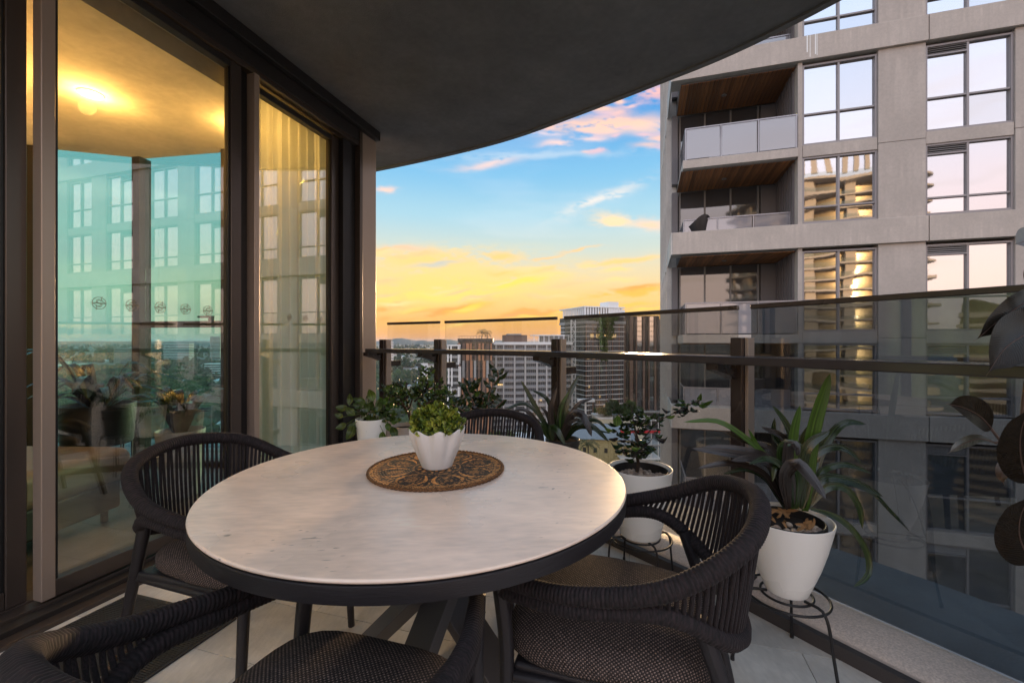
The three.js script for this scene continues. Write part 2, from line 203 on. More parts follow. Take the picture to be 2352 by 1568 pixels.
// porcelain tiles, laid to the building grid and cut along the kerb
{
  const base = new THREE.Group(); base.name = 'floor'; base.userData = { kind: 'structure' }; scene.add(base);
  const lim = offset(PL, -0.087), r = rng(11);
  const clip = (ps, a, b) => { // keep the side of the line a->b that holds the camera
    const side = p => (b.x - a.x) * (p.z - a.z) - (b.z - a.z) * (p.x - a.x), s0 = Math.sign(side(V(0, 0, -1))) ; const out = [];
    for (let i = 0; i < ps.length; i++) { const p = ps[i], q = ps[(i + 1) % ps.length], sp = side(p) * s0, sq = side(q) * s0; if (sp >= 0) out.push(p); if ((sp >= 0) !== (sq >= 0)) out.push(p.clone().lerp(q, sp / (sp - sq))); } return out; };
  for (let k = -9; k < 12; k++) for (let m = -4; m < 9; m++) {
    const v0 = -1.573 + 0.325 * k, u0 = -0.403 - 0.65 * 2 + 0.65 * m + (k % 2 ? 0.325 : 0) - 0.65, g = 0.0022;
    let ps = [[u0 + g, v0 + g], [u0 + 0.65 - g, v0 + g], [u0 + 0.65 - g, v0 + 0.325 - g], [u0 + g, v0 + 0.325 - g]].map(([u, v]) => [Math.max(u, -2.338), v]).map(([u, v]) => grid(u, 0, v));
    if (u0 + 0.65 < -2.33 || v0 > 0.0) continue;
    for (let i = 0; i < lim.length - 1 && ps.length > 2; i++) ps = clip(ps, lim[i], lim[i + 1]);
    if (ps.length < 3) continue;
    const gT = ext(poly(ps), 0.0095, -0.0098 - r() * 0.0004, 0.001); const uv = gT.attributes.uv, ox = r() * 3, oy = r() * 3; for (let i = 0; i < uv.count; i++) uv.setXY(i, uv.getX(i) + ox, uv.getY(i) + oy);
    part('tile', gT, tileM[Math.floor(r() * 4)], base);
  }
}

// ---------------------------------------------------------------- door wall
const gb = (u0, u1, y0, y1, v0, v1, r = 0) => { const g = r ? rbx(u0, u1, y0, y1, v0, v1, r) : bx(u0, u1, y0, y1, v0, v1); g.rotateY(GR); return g; };
{
  const f = thing('door_frame', 'bronze and black aluminium frame with stepped sill holding the sliding doors', 'door frame');
  part('sill', gb(-2.40, -2.34, -0.008, 0.018, 2.4, -3.36, 0.003), bronzeBrown, f);
  part('sill', gb(-2.47, -2.4015, -0.008, 0.040, 2.4, -3.36, 0.003), bronzeDark, f);
  part('sill', gb(-2.545, -2.4715, -0.008, 0.052, 2.4, -3.36, 0.003), bronzeBrown, f);
  part('sill', gb(-2.64, -2.5465, -0.008, 0.060, 2.4, -3.36, 0.003), bronzeBrown, f);
  part('head', gb(-2.64, -2.46, 2.985, 3.169, 2.4, -3.36, 0.003), bronzeDark, f);
  part('head', gb(-2.458, -2.405, 3.085, 3.169, 2.4, -3.60, 0.004), bronzeDark, f);
  part('head', gb(-2.53, -2.462, 2.945, 2.983, 2.4, -3.36, 0.003), bronzeBrown, f);
  part('jamb', gb(-2.64, -2.50, 0.0, 2.985, -3.185, -3.345, 0.003), blackMetal, f);
  part('mullion', gb(-2.60, -2.44, 0.062, 2.94, -2.232, -2.272, 0.003), bronze, f);  // bright strip: light on the frame put into the colour
  part('mullion', gb(-2.62, -2.50, 0.062, 2.94, -2.165, -2.230, 0.003), blackMetal, f);
  const c = thing('cladding_column', 'bronze clad column coloured tan as if lit at the far end of the door wall', 'column');
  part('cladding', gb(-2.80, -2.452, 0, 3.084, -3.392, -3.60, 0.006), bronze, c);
  part('cladding', gb(-2.80, -2.449, 0, 3.084, -3.349, -3.389, 0.004), bronzeBrown, c);
}
const doorGlass = glassM([0.95, 0.98, 0.965], 2.3);
function emblem(parent, u, y, v, r) { // ring with an S drawn in double lines, standing on the glass
  const c = (pts, w = r * 0.042) => tube(pts.map(p => V(0, p[1] * r, -p[0] * r)), w, pts.length * 3, 5);
  const arc = (cx, cy, R, a0, a1, n = 9) => Array.from({ length: n }, (_, i) => { const a = lerp(a0, a1, i / (n - 1)); return [cx + Math.cos(a) * R, cy + Math.sin(a) * R]; });
  const P = Math.PI, gs = [];
  { const g = new THREE.TorusGeometry(r, r * 0.045, 5, 40); g.rotateY(P / 2); gs.push(g); }
  for (const k of [0.24, 0.42]) { gs.push(c([...arc(0, 0.24, k, 0.05 * P, P, 8), ...arc(0, -0.24, 0.66 - k, P * 0.9, P * 0.5, 4).map(p => [p[0] * 0.4, p[1] * 0.5])])); gs.push(c([...arc(0, -0.24, k, P * 1.05, 2 * P, 8), ...arc(0, 0.24, 0.66 - k, -0.1 * P, -0.5 * P, 4).map(p => [p[0] * 0.4, p[1] * 0.5])])); }
  for (const y0 of [0.06, -0.06]) gs.push(c([[-0.97, y0], [-0.3, y0]]), c([[0.3, y0], [0.97, y0]]));
  for (const s of [-1, 1]) gs.push(c(arc(s * 0.95, 0.75 * s, 0.62, s > 0 ? P * 0.78 : -P * 0.22, s > 0 ? P * 1.45 : P * 0.45, 7)));
  const g = join(gs); g.translate(u, y, v); g.rotateY(GR); part('emblem', g, emblemM, parent);
}
const emblemM = M([0.30, 0.24, 0.16], 0.5);
function door(label, u, v0, v1, sL, sR, emb, lit) {
  const d = thing('sliding_door', label, 'glass door');
  part('stile', gb(u - 0.03, u + 0.03, 0.062, 2.94, v0, v0 - sL, 0.004), lit ? bronze : bronzeBrown, d);  // lit: stile takes the lighter bronze as if catching light
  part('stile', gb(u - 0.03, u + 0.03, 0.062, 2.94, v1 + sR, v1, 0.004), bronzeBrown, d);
  part('bottom_rail', gb(u - 0.028, u + 0.028, 0.0625, 0.135, v0 - sL - 0.001, v1 + sR + 0.001, 0.004), bronzeBrown, d);
  part('top_rail', gb(u - 0.028, u + 0.028, 2.895, 2.939, v0 - sL - 0.001, v1 + sR + 0.001, 0.004), bronzeDark, d);
  const p = new THREE.PlaneGeometry(v0 - sL - v1 - sR, 2.76); p.rotateY(Math.PI / 2); p.translate(u, 1.515, (v0 - sL + v1 + sR) / 2); p.rotateY(GR); part('pane', p, doorGlass, d); const p2 = p.clone(); p2.translate(-0.016 * cG, 0, 0.016 * sG); part('pane', p2, doorGlass, d);
  part('gasket', join([gb(u + 0.001, u + 0.02, 0.136, 2.894, v0 - sL - 0.002, v0 - sL - 0.012), gb(u + 0.001, u + 0.02, 0.136, 2.894, v1 + sR + 0.012, v1 + sR + 0.002)]), blackMetal, d);
  for (const [v, r] of emb || []) emblem(d, u + 0.006, 1.363, v, r);
  return d;
}
door('nearest sliding glass door at the left edge with warm room behind', -2.575, 0.25, -1.185, 0.07, 0.066, [[-0.62, 0.028], [-0.85, 0.028]]);
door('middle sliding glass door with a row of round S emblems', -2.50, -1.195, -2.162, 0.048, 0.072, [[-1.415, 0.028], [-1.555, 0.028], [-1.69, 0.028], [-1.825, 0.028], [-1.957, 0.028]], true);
door('far glass door with sheer pleated curtain hanging behind it', -2.575, -2.274, -3.183, 0.012, 0.09, [[-2.66, 0.024], [-2.82, 0.024], [-2.99, 0.024]]);

// ---------------------------------------------------------------- the lit room behind
const roomM = M([0.76, 0.69, 0.58], 0.85, { map: mottle });
const FAR = [[-2.66, -3.5], [-3.71, -3.17], [-4.69, -3.04], [-5.35, -2.6], [-5.95, -1.9], [-6.5, -0.9]].map(p => grid(p[0], 0, p[1]));
{
  const roomP = poly([grid(-2.642, 0, 2.4), ...FAR, grid(-8, 0, -0.9), grid(-8, 0, 2.4)]);
  structure('room_floor', ext(roomP, 0.2, -0.195), M([0.13, 0.10, 0.075], 0.45, { map: rep(woodT, 0.8, 0.6) }));
  structure('room_ceiling', ext(poly([grid(-2.84, 0, 2.4), grid(-2.84, 0, -3.42), ...FAR.slice(1), grid(-8, 0, -0.9), grid(-8, 0, 2.4)]), 0.2, 2.975), roomM);
  structure('room_ceiling_recess', ext(poly([grid(-2.60, 0, 2.4), grid(-2.60, 0, -3.5), grid(-2.838, 0, -3.42), grid(-2.838, 0, 2.4)]), 0.05, 3.10), roomM);
  structure('room_wall', join([gb(-8.1, -8.0, -0.19, 3.18, -0.9, 2.4), gb(-8, -6.52, -0.19, 3.18, -0.98, -0.88), gb(-8.1, -2.642, -0.19, 3.18, 2.402, 2.5)]), roomM);
  const w = thing('curved_window_wall', 'curved far window wall of the room with dark mullions over the city', 'window');
  const teal = glassM([0.66, 0.93, 0.90], 1.6);
  for (let i = 0; i < FAR.length - 1; i++) {
    const a = FAR[i], b = FAR[i + 1];
    part('pane', wallBox(a, b, 0.06, 2.975, -0.002, 0.002), teal, w);
    part('mullion', wallBox(b, b.clone().add(b.clone().sub(a).setLength(0.09)), 0.005, 2.974, -0.06, 0.06, 0.004), bronzeDark, w);
    part('sill', wallBox(a, b, 0.006, 0.06, -0.05, 0.05), bronzeDark, w);
    if (i === 1) { part('transom', wallBox(a, b, 1.315, 1.375, -0.04, 0.04, 0.004), bronzeDark, w); const m = a.clone().lerp(b, 0.28); part('handle', wallBox(m, m.clone().lerp(b, 0.22), 1.41, 1.428, 0.03, 0.07, 0.004), blackMetal, w); part('handle', wallBox(m, m.clone().lerp(b, 0.06), 1.376, 1.409, 0.035, 0.065, 0.004), blackMetal, w); }
  }
  // sheer curtain
  const g = new THREE.PlaneGeometry(0.98, 2.98, 240, 12), p = g.attributes.position;
  for (let i = 0; i < p.count; i++) { const x = p.getX(i), y = p.getY(i); p.setZ(i, 0.028 * Math.sin(x * 62 + 1.5 * Math.sin(x * 9) + y * 0.25) + 0.012 * Math.sin(x * 131 + y)); }
  g.computeVertexNormals(); g.rotateY(Math.PI / 2); g.translate(-2.73, 1.53, -2.78); g.rotateY(GR);
  single('curtain', g, M([0.66, 0.66, 0.55], 0.95, { transmission: 0.6, thickness: 0, ior: 1.2 }), 'sheer pale curtain in fine pleats behind the far glass door', 'curtain');
  const warm = col(1, 0.52, 0.13);
  for (const [u, v, lab] of [[-3.84, -2.127, 'bright round ceiling downlight seen through the middle door'], [-3.84, -0.3, 'round ceiling downlight in the room beyond the left edge of view'], [-3.2, -2.83, 'added unseen ceiling downlight behind the door mullion lighting the curtain']]) {  // last one is added out of sight to light the curtain
    const q = grid(u, 2.975, v), t = thing('downlight', lab, 'downlight', q); const tr = new THREE.TorusGeometry(0.068, 0.008, 8, 32); tr.rotateX(Math.PI / 2); part('trim', tr, M([0.8, 0.8, 0.78], 0.4), t);
    const disc = new THREE.CylinderGeometry(0.06, 0.06, 0.006, 32); disc.translate(0, -0.004, 0); part('lamp_disc', disc, M([0.9, 0.85, 0.7], 0.5, { emissive: col(1, 0.72, 0.32), emissiveIntensity: 5 }), t);
    const l = new THREE.PointLight(warm, v < -2.5 ? 1.1 : 1.0); l.position.set(q.x, q.y - 0.10, q.z); l.castShadow = true; l.shadow.radius = 2.5; scene.add(l);
  }
  // added uplighter, unseen past the left edge, put in to brighten the ceiling
  const q = grid(-4.2, 0.006, -1.5), f = thing('added_floor_lamp', 'added unseen floor uplighter brightening the room ceiling beyond the left edge', 'lamp', q); part('pole', tube([V(0, 0, 0), V(0, 1.62, 0)], 0.012, 2, 8), blackMetal, f); part('base', new THREE.CylinderGeometry(0.14, 0.14, 0.025, 32).translate(0, 0.0125, 0), blackMetal, f); part('bowl', lathe([[0, 1.62], [0.06, 1.63], [0.14, 1.68], [0.19, 1.77], [0.2, 1.86], [0.195, 1.86], [0.185, 1.77], [0.135, 1.69], [0.05, 1.645], [0, 1.64]], 40), bronze, f);
  part('bulb', new THREE.SphereGeometry(0.045, 16, 12).translate(0, 1.72, 0), M([0.9, 0.8, 0.6], 0.5, { emissive: col(1, 0.6, 0.2), emissiveIntensity: 4 }), f); const l = new THREE.PointLight(warm, 3.6); l.position.set(q.x, 1.726, q.z); l.castShadow = true; l.shadow.radius = 2; scene.add(l);
}

// ---------------------------------------------------------------- glass balustrade with its bar ledge
{
  const b = thing('glass_balustrade', 'glass balustrade with dark bronze posts, capped panes and a flat bar ledge', 'balustrade');
  const clear = glassM([0.95, 0.955, 0.95], 1.52), smoke = glassM([0.41, 0.455, 0.485], 1.6), mid = glassM([0.74, 0.735, 0.71], 1.55);
  for (let i = 0; i < PL.length - 1; i++) {
    const J = p => { const k = PL.indexOf(p), q = PL[Math.min(k + 1, PL.length - 1)], o = PL[Math.max(0, k - 1)], t = V(q.x - o.x, 0, q.z - o.z).normalize(); return k > 4 ? p.clone().addScaledVector(V(t.z, 0, -t.x), 0.135) : p.clone().multiplyScalar(1 + 0.135 / (t.z * p.x - t.x * p.z)); }; const a = J(PL[i]), e = J(PL[i + 1]), d = e.clone().sub(a).normalize(), n = V(d.z, 0, -d.x), A = a.clone().addScaledVector(d, 0.03 - (i === 0 ? 0.03 : 0)), E = e.clone().addScaledVector(d, -0.03);
    const pane = part('pane', wallBox(A, E, 0.078, 1.347, -0.052, -0.046), i < 2 ? clear : i < 3 ? mid : smoke, b);
    part('cap_rail', wallBox(A, E, 1.341, 1.364, -0.062, -0.036, 0.003), railMetal, pane);
  }
  PL.forEach((p, i) => {
    const q = PL[Math.min(i + 1, PL.length - 1)], o = PL[Math.max(0, i - 1)], d = V(q.x - o.x, 0, q.z - o.z).normalize(), n0 = V(d.z, 0, -d.x), A = p.clone().addScaledVector(d, -0.027), E = p.clone().addScaledVector(d, 0.027);
    const post = part('post', wallBox(A, E, 0.08, 1.198, -0.036, 0.036, 0.004), railMetal, b);
    part('channel', wallBox(p.clone().addScaledVector(d, 0.0285), p.clone().addScaledVector(d, 0.044), 0.081, 1.197, -0.045, 0.012, 0.002), bronze, post);
    for (const y of [0.25, 0.95]) part('clamp', wallBox(p.clone().addScaledVector(n0, 0.037), p.clone().addScaledVector(n0, 0.195), y, y + 0.05, -0.02, 0.02, 0.003), railMetal, post);
    part('base_plate', wallBox(p.clone().addScaledVector(d, -0.05), p.clone().addScaledVector(d, 0.05), 0.074, 0.092, -0.06, 0.05, 0.002), railMetal, post);
    const s = new THREE.Shape(); s.moveTo(0.036, 1.082); s.lineTo(0.20, 1.082); s.lineTo(0.20, 1.055); s.lineTo(0.10, 1.03); s.lineTo(0.036, 1.005); s.closePath();
    const hole = new THREE.Path(); hole.moveTo(0.05, 1.075); hole.lineTo(0.09, 1.075); hole.lineTo(0.09, 1.058); hole.lineTo(0.05, 1.058); s.holes.push(hole);
    const g = new THREE.ExtrudeGeometry(s, { depth: 0.05, bevelEnabled: true, bevelSize: 0.002, bevelThickness: 0.002, bevelSegments: 1 }); g.translate(0, 0, -0.025); const inw = V(-d.z, 0, d.x); g.applyMatrix4(new THREE.Matrix4().makeBasis(inw, V(0, 1, 0), V(0, 0, 0).crossVectors(inw, V(0, 1, 0)))); g.translate(p.x - d.x * 0.02, 0, p.z - d.z * 0.02);
    part('bracket', metric(g), railMetal, b);
  });
  const L0 = PL.slice(); L0[0] = V(-1.15, 0, -3.985); part('ledge', ext(poly([...offset(L0, -0.05), ...offset(L0, -0.24).reverse()]), 0.034, 1.083, 0.004), M([0.055, 0.046, 0.046], 0.25, { metalness: 0.35, roughnessMap: roughV }), b);
}
// ---------------------------------------------------------------- neighbouring tower
const mirror = (c, o = {}) => M(c, 0.02, { metalness: 0.97, bumpMap: waveB, bumpScale: 0.007, ...o });
const paneA = mirror([0.60, 0.60, 0.625]), paneB = mirror([0.53, 0.535, 0.56]), paneC = mirror([0.46, 0.63, 0.65]), paneD = M([0.06, 0.062, 0.07], 0.03, { ior: 2.3, specularIntensity: 1, bumpMap: waveB, bumpScale: 0.008 });
const winFrame = M([0.30, 0.27, 0.27], 0.5, { metalness: 0.3 }), louvreM = M([0.36, 0.33, 0.32], 0.5), darkCore = M([0.24, 0.23, 0.225], 0.5);
{
  const T = thing('apartment_tower', 'pale concrete apartment tower with mirrored windows and timber lined balconies', 'building', V(5.82, GROUND, -15.78), GR);
  const Y = r => r + CAMH - GROUND, END = 27.6, r = rng(5);
  part('core', bx(3.95, END, 0, Y(22), -13, -0.62), darkCore, T);
  part('core', bx(0.3, 3.948, 0, Y(22), -13, -2.62), darkCore, T);
  const wins = []; for (let i = 0; i < 7; i++) wins.push([4.1 + i * 3.35, 6.2 + i * 3.35 + (i % 2 ? 0.05 : 0)]);
  wins.forEach(([a, b], i) => { wins[i] = [a, b, i < 6 ? a + 3.35 : END]; });
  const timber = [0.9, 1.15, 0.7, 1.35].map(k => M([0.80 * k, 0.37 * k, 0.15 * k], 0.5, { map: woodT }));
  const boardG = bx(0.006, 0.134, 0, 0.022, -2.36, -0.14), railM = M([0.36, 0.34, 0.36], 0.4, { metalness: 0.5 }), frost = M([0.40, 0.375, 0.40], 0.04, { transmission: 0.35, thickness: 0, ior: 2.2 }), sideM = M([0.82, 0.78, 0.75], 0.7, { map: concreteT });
  for (let k = -4; k <= 2; k++) {
    const y0 = 3.12 + 6.23 * k, fine = k > -4 && k < 2;
    // deep band, one panel per bay
    for (const [a, b] of [[0, 7.47], [7.485, 14.2], [14.215, 20.9], [20.915, END]]) part('band_panel', rbxT(a, b, Y(y0), Y(y0 + 0.79), -0.6, 0.13), concreteM, T);
    part('side_band', bx(-0.05, -0.002, Y(y0), Y(y0 + 0.79), -11, 0.12), sideM, T);
    // pillars
    for (const [a, b, c] of wins) { for (const [p, q] of [[0.792, 3.22], [3.232, 6.228]]) part('pillar_panel', rbxT(b, c - 0.002, Y(y0 + p), Y(y0 + q), -0.6, (k + 9) % 2 ? 0.03 : 0.032), concreteM2, T); }
    part('pillar_panel', rbxT(3.955, 4.098, Y(y0 + 0.792), Y(y0 + 6.228), -2.6, 0.02), concreteM2, T);
    // windows, two per bay and band
    for (const [wi, [a, b]] of wins.entries()) for (const [lo, hi, tr] of [[0.83, 3.045, 1.37], [3.44, 6.14, 4.49]]) {
      const w = part('window', join([bx(a, a + 0.06, Y(y0 + lo), Y(y0 + hi), -0.5, -0.03), bx(b - 0.06, b, Y(y0 + lo), Y(y0 + hi), -0.5, -0.03), bx(a + 0.061, b - 0.061, Y(y0 + hi - 0.06), Y(y0 + hi), -0.5, -0.032), bx(a + 0.061, b - 0.061, Y(y0 + lo), Y(y0 + lo + 0.06), -0.5, -0.028)]), winFrame, T);
      const m = (a + b) / 2; part('mullion', join([bx(m - 0.03, m + 0.03, Y(y0 + lo + 0.061), Y(y0 + hi - 0.061), -0.14, -0.045), bx(a + 0.061, m - 0.031, Y(y0 + tr - 0.025), Y(y0 + tr + 0.025), -0.13, -0.048), bx(m + 0.031, b - 0.061, Y(y0 + tr - 0.025), Y(y0 + tr + 0.025), -0.13, -0.048)]), winFrame, w);
      for (const [x0, x1, p, q, id] of [[a, m, lo, tr, 0], [m, b, lo, tr, 1], [a, m, tr, hi, 2], [m, b, tr, hi, 3]]) {
        const lv = wi % 2 && id === 2, top = lv ? q - 0.34 : q; const g = bx(x0 + 0.02, x1 - 0.02, Y(y0 + p), Y(y0 + top), -0.13, -0.118); const uv = g.attributes.uv, ox = r() * 7, oy = r() * 7; for (let i = 0; i < uv.count; i++) uv.setXY(i, uv.getX(i) + ox, uv.getY(i) + oy);
        const tw = (r() - 0.5) * 0.004; g.translate(-(x0 + x1) / 2, -Y(y0), 0.124); g.rotateY(tw); g.rotateX((r() - 0.5) * 0.004); g.translate((x0 + x1) / 2, Y(y0), -0.124);
        part('pane', g, wi === 0 && k === 1 && lo > 3 && id === 2 ? paneC : k < -1 ? paneD : r() < 0.5 ? paneA : paneB, w);
        if (lv && fine) { part('louvre', bx(a + 0.061, m - 0.031, Y(y0 + top), Y(y0 + top + 0.045), -0.12, -0.04), winFrame, w); for (let s = 0; s < 4; s++) { const l = bx(a + 0.062, m - 0.032, -0.004, 0.004, -0.03, 0.03); l.rotateX(0.6); l.translate(0, Y(y0 + top + 0.085 + s * 0.06), -0.075); part('louvre', l, louvreM, w); } }
      }
      if (lo < 1) part('spandrel', rbxT(a + 0.002, b - 0.002, Y(y0 + 3.047), Y(y0 + 3.437), -0.5, 0.005), concreteM2, T);
    }
    if (k > 1 || k < -3) continue;
    // recessed balconies at the corner
    const slabY = y0 + 3.05;
    part('balcony_slab', rbxT(0.34, 3.95, Y(slabY + 0.0), Y(slabY + 0.30), -2.4, 0.12), concreteM, T);
    part('balcony_slab', rbxT(0.34, 3.95, Y(y0 + 0.5), Y(y0 + 0.7), -2.6, -0.602), concreteM, T);
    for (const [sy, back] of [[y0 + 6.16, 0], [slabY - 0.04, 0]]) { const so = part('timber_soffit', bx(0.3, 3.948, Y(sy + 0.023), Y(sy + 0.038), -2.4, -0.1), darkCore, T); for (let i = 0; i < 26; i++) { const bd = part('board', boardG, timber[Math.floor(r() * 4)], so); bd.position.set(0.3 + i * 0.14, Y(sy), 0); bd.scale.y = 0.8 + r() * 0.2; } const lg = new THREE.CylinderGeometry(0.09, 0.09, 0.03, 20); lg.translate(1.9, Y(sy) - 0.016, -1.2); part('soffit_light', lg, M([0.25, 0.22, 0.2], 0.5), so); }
    for (const [p, q] of [[y0 + 0.702, slabY - 0.05], [slabY + 0.302, y0 + 6.15]]) {
      part('balcony_door', bx(0.45, 3.3, Y(p), Y(q), -2.5, -2.45), paneD, T);
      for (const x of [0.4, 1.35, 2.3, 3.28]) part('balcony_door_frame', bx(x, x + 0.06, Y(p), Y(q), -2.5, -2.40), darkCore, T);
      part('balcony_wall', bx(3.4, 3.95, Y(p), Y(q), -2.45, -2.41), M([0.17, 0.155, 0.155], 0.7), T);
      for (let i = 0; i < 7; i++) part('wall_batten', bx(3.90, 3.952, Y(p), Y(q), -2.3 + i * 0.3, -2.12 + i * 0.3), M([0.14, 0.12, 0.12], 0.6), T);
      part('corner_post', bx(0.12, 0.34, Y(p), Y(q), -2.62, -2.3), M([0.16, 0.145, 0.15], 0.6), T);
      // balustrade: three panes to the front, two round the open side
      const top = p > slabY ? slabY + 1.40 : y0 + 1.38, bot = p > slabY ? slabY + 0.31 : y0 + 0.71, z = p > slabY ? 0.06 : -0.64;
      part('balcony_rail', join([bx(0.42, 3.93, Y(top), Y(top + 0.04), z - 0.02, z + 0.03), bx(0.42, 0.46, Y(top), Y(top + 0.04), -2.3, z - 0.021)]), railM, T);
      for (const x of [0.42, 1.58, 2.75, 3.89]) part('baluster', bx(x, x + 0.035, Y(bot), Y(top), z - 0.015, z + 0.025), railM, T);
      for (const x of [0.47, 1.63, 2.80]) part('balcony_pane', bx(x, x + 1.09, Y(bot + 0.03), Y(top - 0.01), z, z + 0.008), frost, T);
      part('balcony_pane', bx(0.434, 0.442, Y(bot + 0.03), Y(top - 0.01), -2.28, z - 0.03), frost, T);
    }
  }
  // the long side, seen at a glancing angle
  part('side_wall', bx(0, 0.298, 0, Y(22), -11, -2.64), sideM, T);
  for (let i = 0; i < 5; i++) { part('side_fin', bx(-0.09, -0.002, 0, Y(22), -2.75 - i * 1.8, -2.65 - i * 1.8), sideM, T); part('side_window', bx(-0.02, -0.003, Y(-22), Y(22), -4.2 - i * 1.8, -3.1 - i * 1.8), paneD, T); }
  // pale runs of paint below one window
  for (const [x, l, w] of [[4.18, 0.55, 0.035], [4.27, 0.72, 0.02], [4.42, 0.66, 0.03], [4.47, 0.7, 0.018]]) part('paint_run', bx(x, x + w, Y(10.14 - l), Y(10.14), 0.1305, 0.1335), M([0.85, 0.84, 0.82], 0.6), T);
}
function rbxT(x0, x1, y0, y1, z0, z1) { return rbx(x0 + 0.004, x1 - 0.004, y0, y1, z0, z1, 0.012); }
// added tub chairs standing in for a dark curved reflection on the neighbour's balconies
for (const [y, lab] of [[6.47, 'black tub chair standing in for a curved reflection on the upper timber ceilinged tower balcony'], [3.82, 'black tub chair standing in for a curved reflection on the lower tower balcony behind its parapet']]) {
  const q = V(0.95, 0, -0.9).applyAxisAngle(V(0, 1, 0), GR).add(V(5.82, y + CAMH + 0.0, -15.78)), t = thing('stand_in_tub_chair', lab, 'chair', q, GR + 0.6);
  const sh = []; for (let i = 0; i <= 24; i++) { const a = -0.25 + i / 24 * (Math.PI + 0.5); sh.push([a, 0.42 + 0.42 * Math.pow(Math.sin(clamp((a + 0.25) / (Math.PI + 0.5)) * Math.PI), 2)]); }
  const pos = [], idx = []; sh.forEach(([a, h]) => { for (const [rr, y2] of [[0.36, 0.25], [0.44, h], [0.40, h + 0.02], [0.32, 0.27]]) pos.push(Math.cos(a) * rr, y2, Math.sin(a) * rr); }); for (let i = 0; i < 24; i++) for (let j = 0; j < 4; j++) { const a = i * 4 + j, b = i * 4 + (j + 1) % 4; idx.push(a, a + 4, b, b, a + 4, b + 4); }
  const g = new THREE.BufferGeometry(); g.setAttribute('position', new THREE.Float32BufferAttribute(pos, 3)); g.setIndex(idx); g.computeVertexNormals(); part('shell', metric(g), blackMetal, t);
  const s = new THREE.CylinderGeometry(0.34, 0.30, 0.16, 24); s.translate(0, 0.34, 0); part('seat', s, M([0.12, 0.11, 0.11], 0.9), t);
  for (const a of [0.7, 2.4, 3.9, 5.5]) part('leg', tube([V(Math.cos(a) * 0.28, 0.27, Math.sin(a) * 0.28), V(Math.cos(a) * 0.33, 0, Math.sin(a) * 0.33)], 0.015, 2, 6), blackMetal, t);
}

// ---------------------------------------------------------------- towers behind the camera, seen only in the windows opposite
{
  const t = thing('curved_balcony_tower', 'tall pale tower of curved balconies mirrored in the windows opposite', 'building', V(13, GROUND, 98), 0.15);
  const shape = k => { const s = new THREE.Shape(); for (let i = 0; i <= 90; i++) { const a = i / 90 * Math.PI * 2, w = 1 + 0.045 * Math.sin(a * 9 + k * 0.7) + 0.02 * Math.sin(a * 4 - k * 0.3); const x = 20 * Math.cos(a) * w, y = 12 * Math.sin(a) * w; i ? s.lineTo(x, y) : s.moveTo(x, y); } return s; };
  const slabM = M([0.46, 0.40, 0.34], 0.7), wallM = M([0.30, 0.24, 0.15], 0.3, { metalness: 0.9 }), railG = M([0.75, 0.78, 0.74], 0.05, { transmission: 0.92, thickness: 0, ior: 1.6 });
  const core = new THREE.CylinderGeometry(1, 1, 88, 60); core.scale(16.2, 1, 8.6); core.translate(0, 44, 0); part('core', core, wallM, t);
  for (let k = 0; k < 29; k++) { part('slab', ext(shape(k), 0.45, k * 3.1 - 0.2), slabM, t); if (k > 8) { const g = new THREE.CylinderGeometry(1, 1, 1.0, 80, 1, true); g.scale(19.3, 1, 11.4); g.translate(0, k * 3.1 + 0.75, 0); part('balcony_glass', g, railG, t); } }
  for (let i = 0; i < 16; i++) { const a = i / 16 * Math.PI * 2; part('fin', bx(-0.3, 0.3, 0, 87, -1.4, 0.7).rotateY(-a + 0).translate(18.0 * Math.cos(a), 0, 10.2 * Math.sin(a)), slabM, t); }
  for (let i = 0; i < 26; i++) { const a = Math.PI + i / 25 * Math.PI; part('crown_fin', bx(-0.2, 0.2, 88, 93, -0.5, 0.5).rotateY(-a).translate(17.6 * Math.cos(a), 0, 10.6 * Math.sin(a)), slabM, t); }
  const o = thing('slab_tower', 'plain tower with ribbon windows mirrored low in the windows opposite', 'building', V(62, GROUND, 150), 0.3); part('core', bx(-12, 12, 0, 62, -8, 8), wallM, o); for (let k = 0; k < 20; k++) part('slab', bx(-12.6, 12.6, k * 3.1, k * 3.1 + 1.2, -8.6, 8.6), slabM, o);
  const q = thing('slab_tower', 'broad block with ribbon windows mirrored at the left of the windows opposite', 'building', V(-40, GROUND, 110), -0.3); part('core', bx(-16, 16, 0, 58, -9, 9), wallM, q); for (let k = 0; k < 19; k++) part('slab', bx(-16.5, 16.5, k * 3.1, k * 3.1 + 1.0, -9.6, 9.6), slabM, q);
}
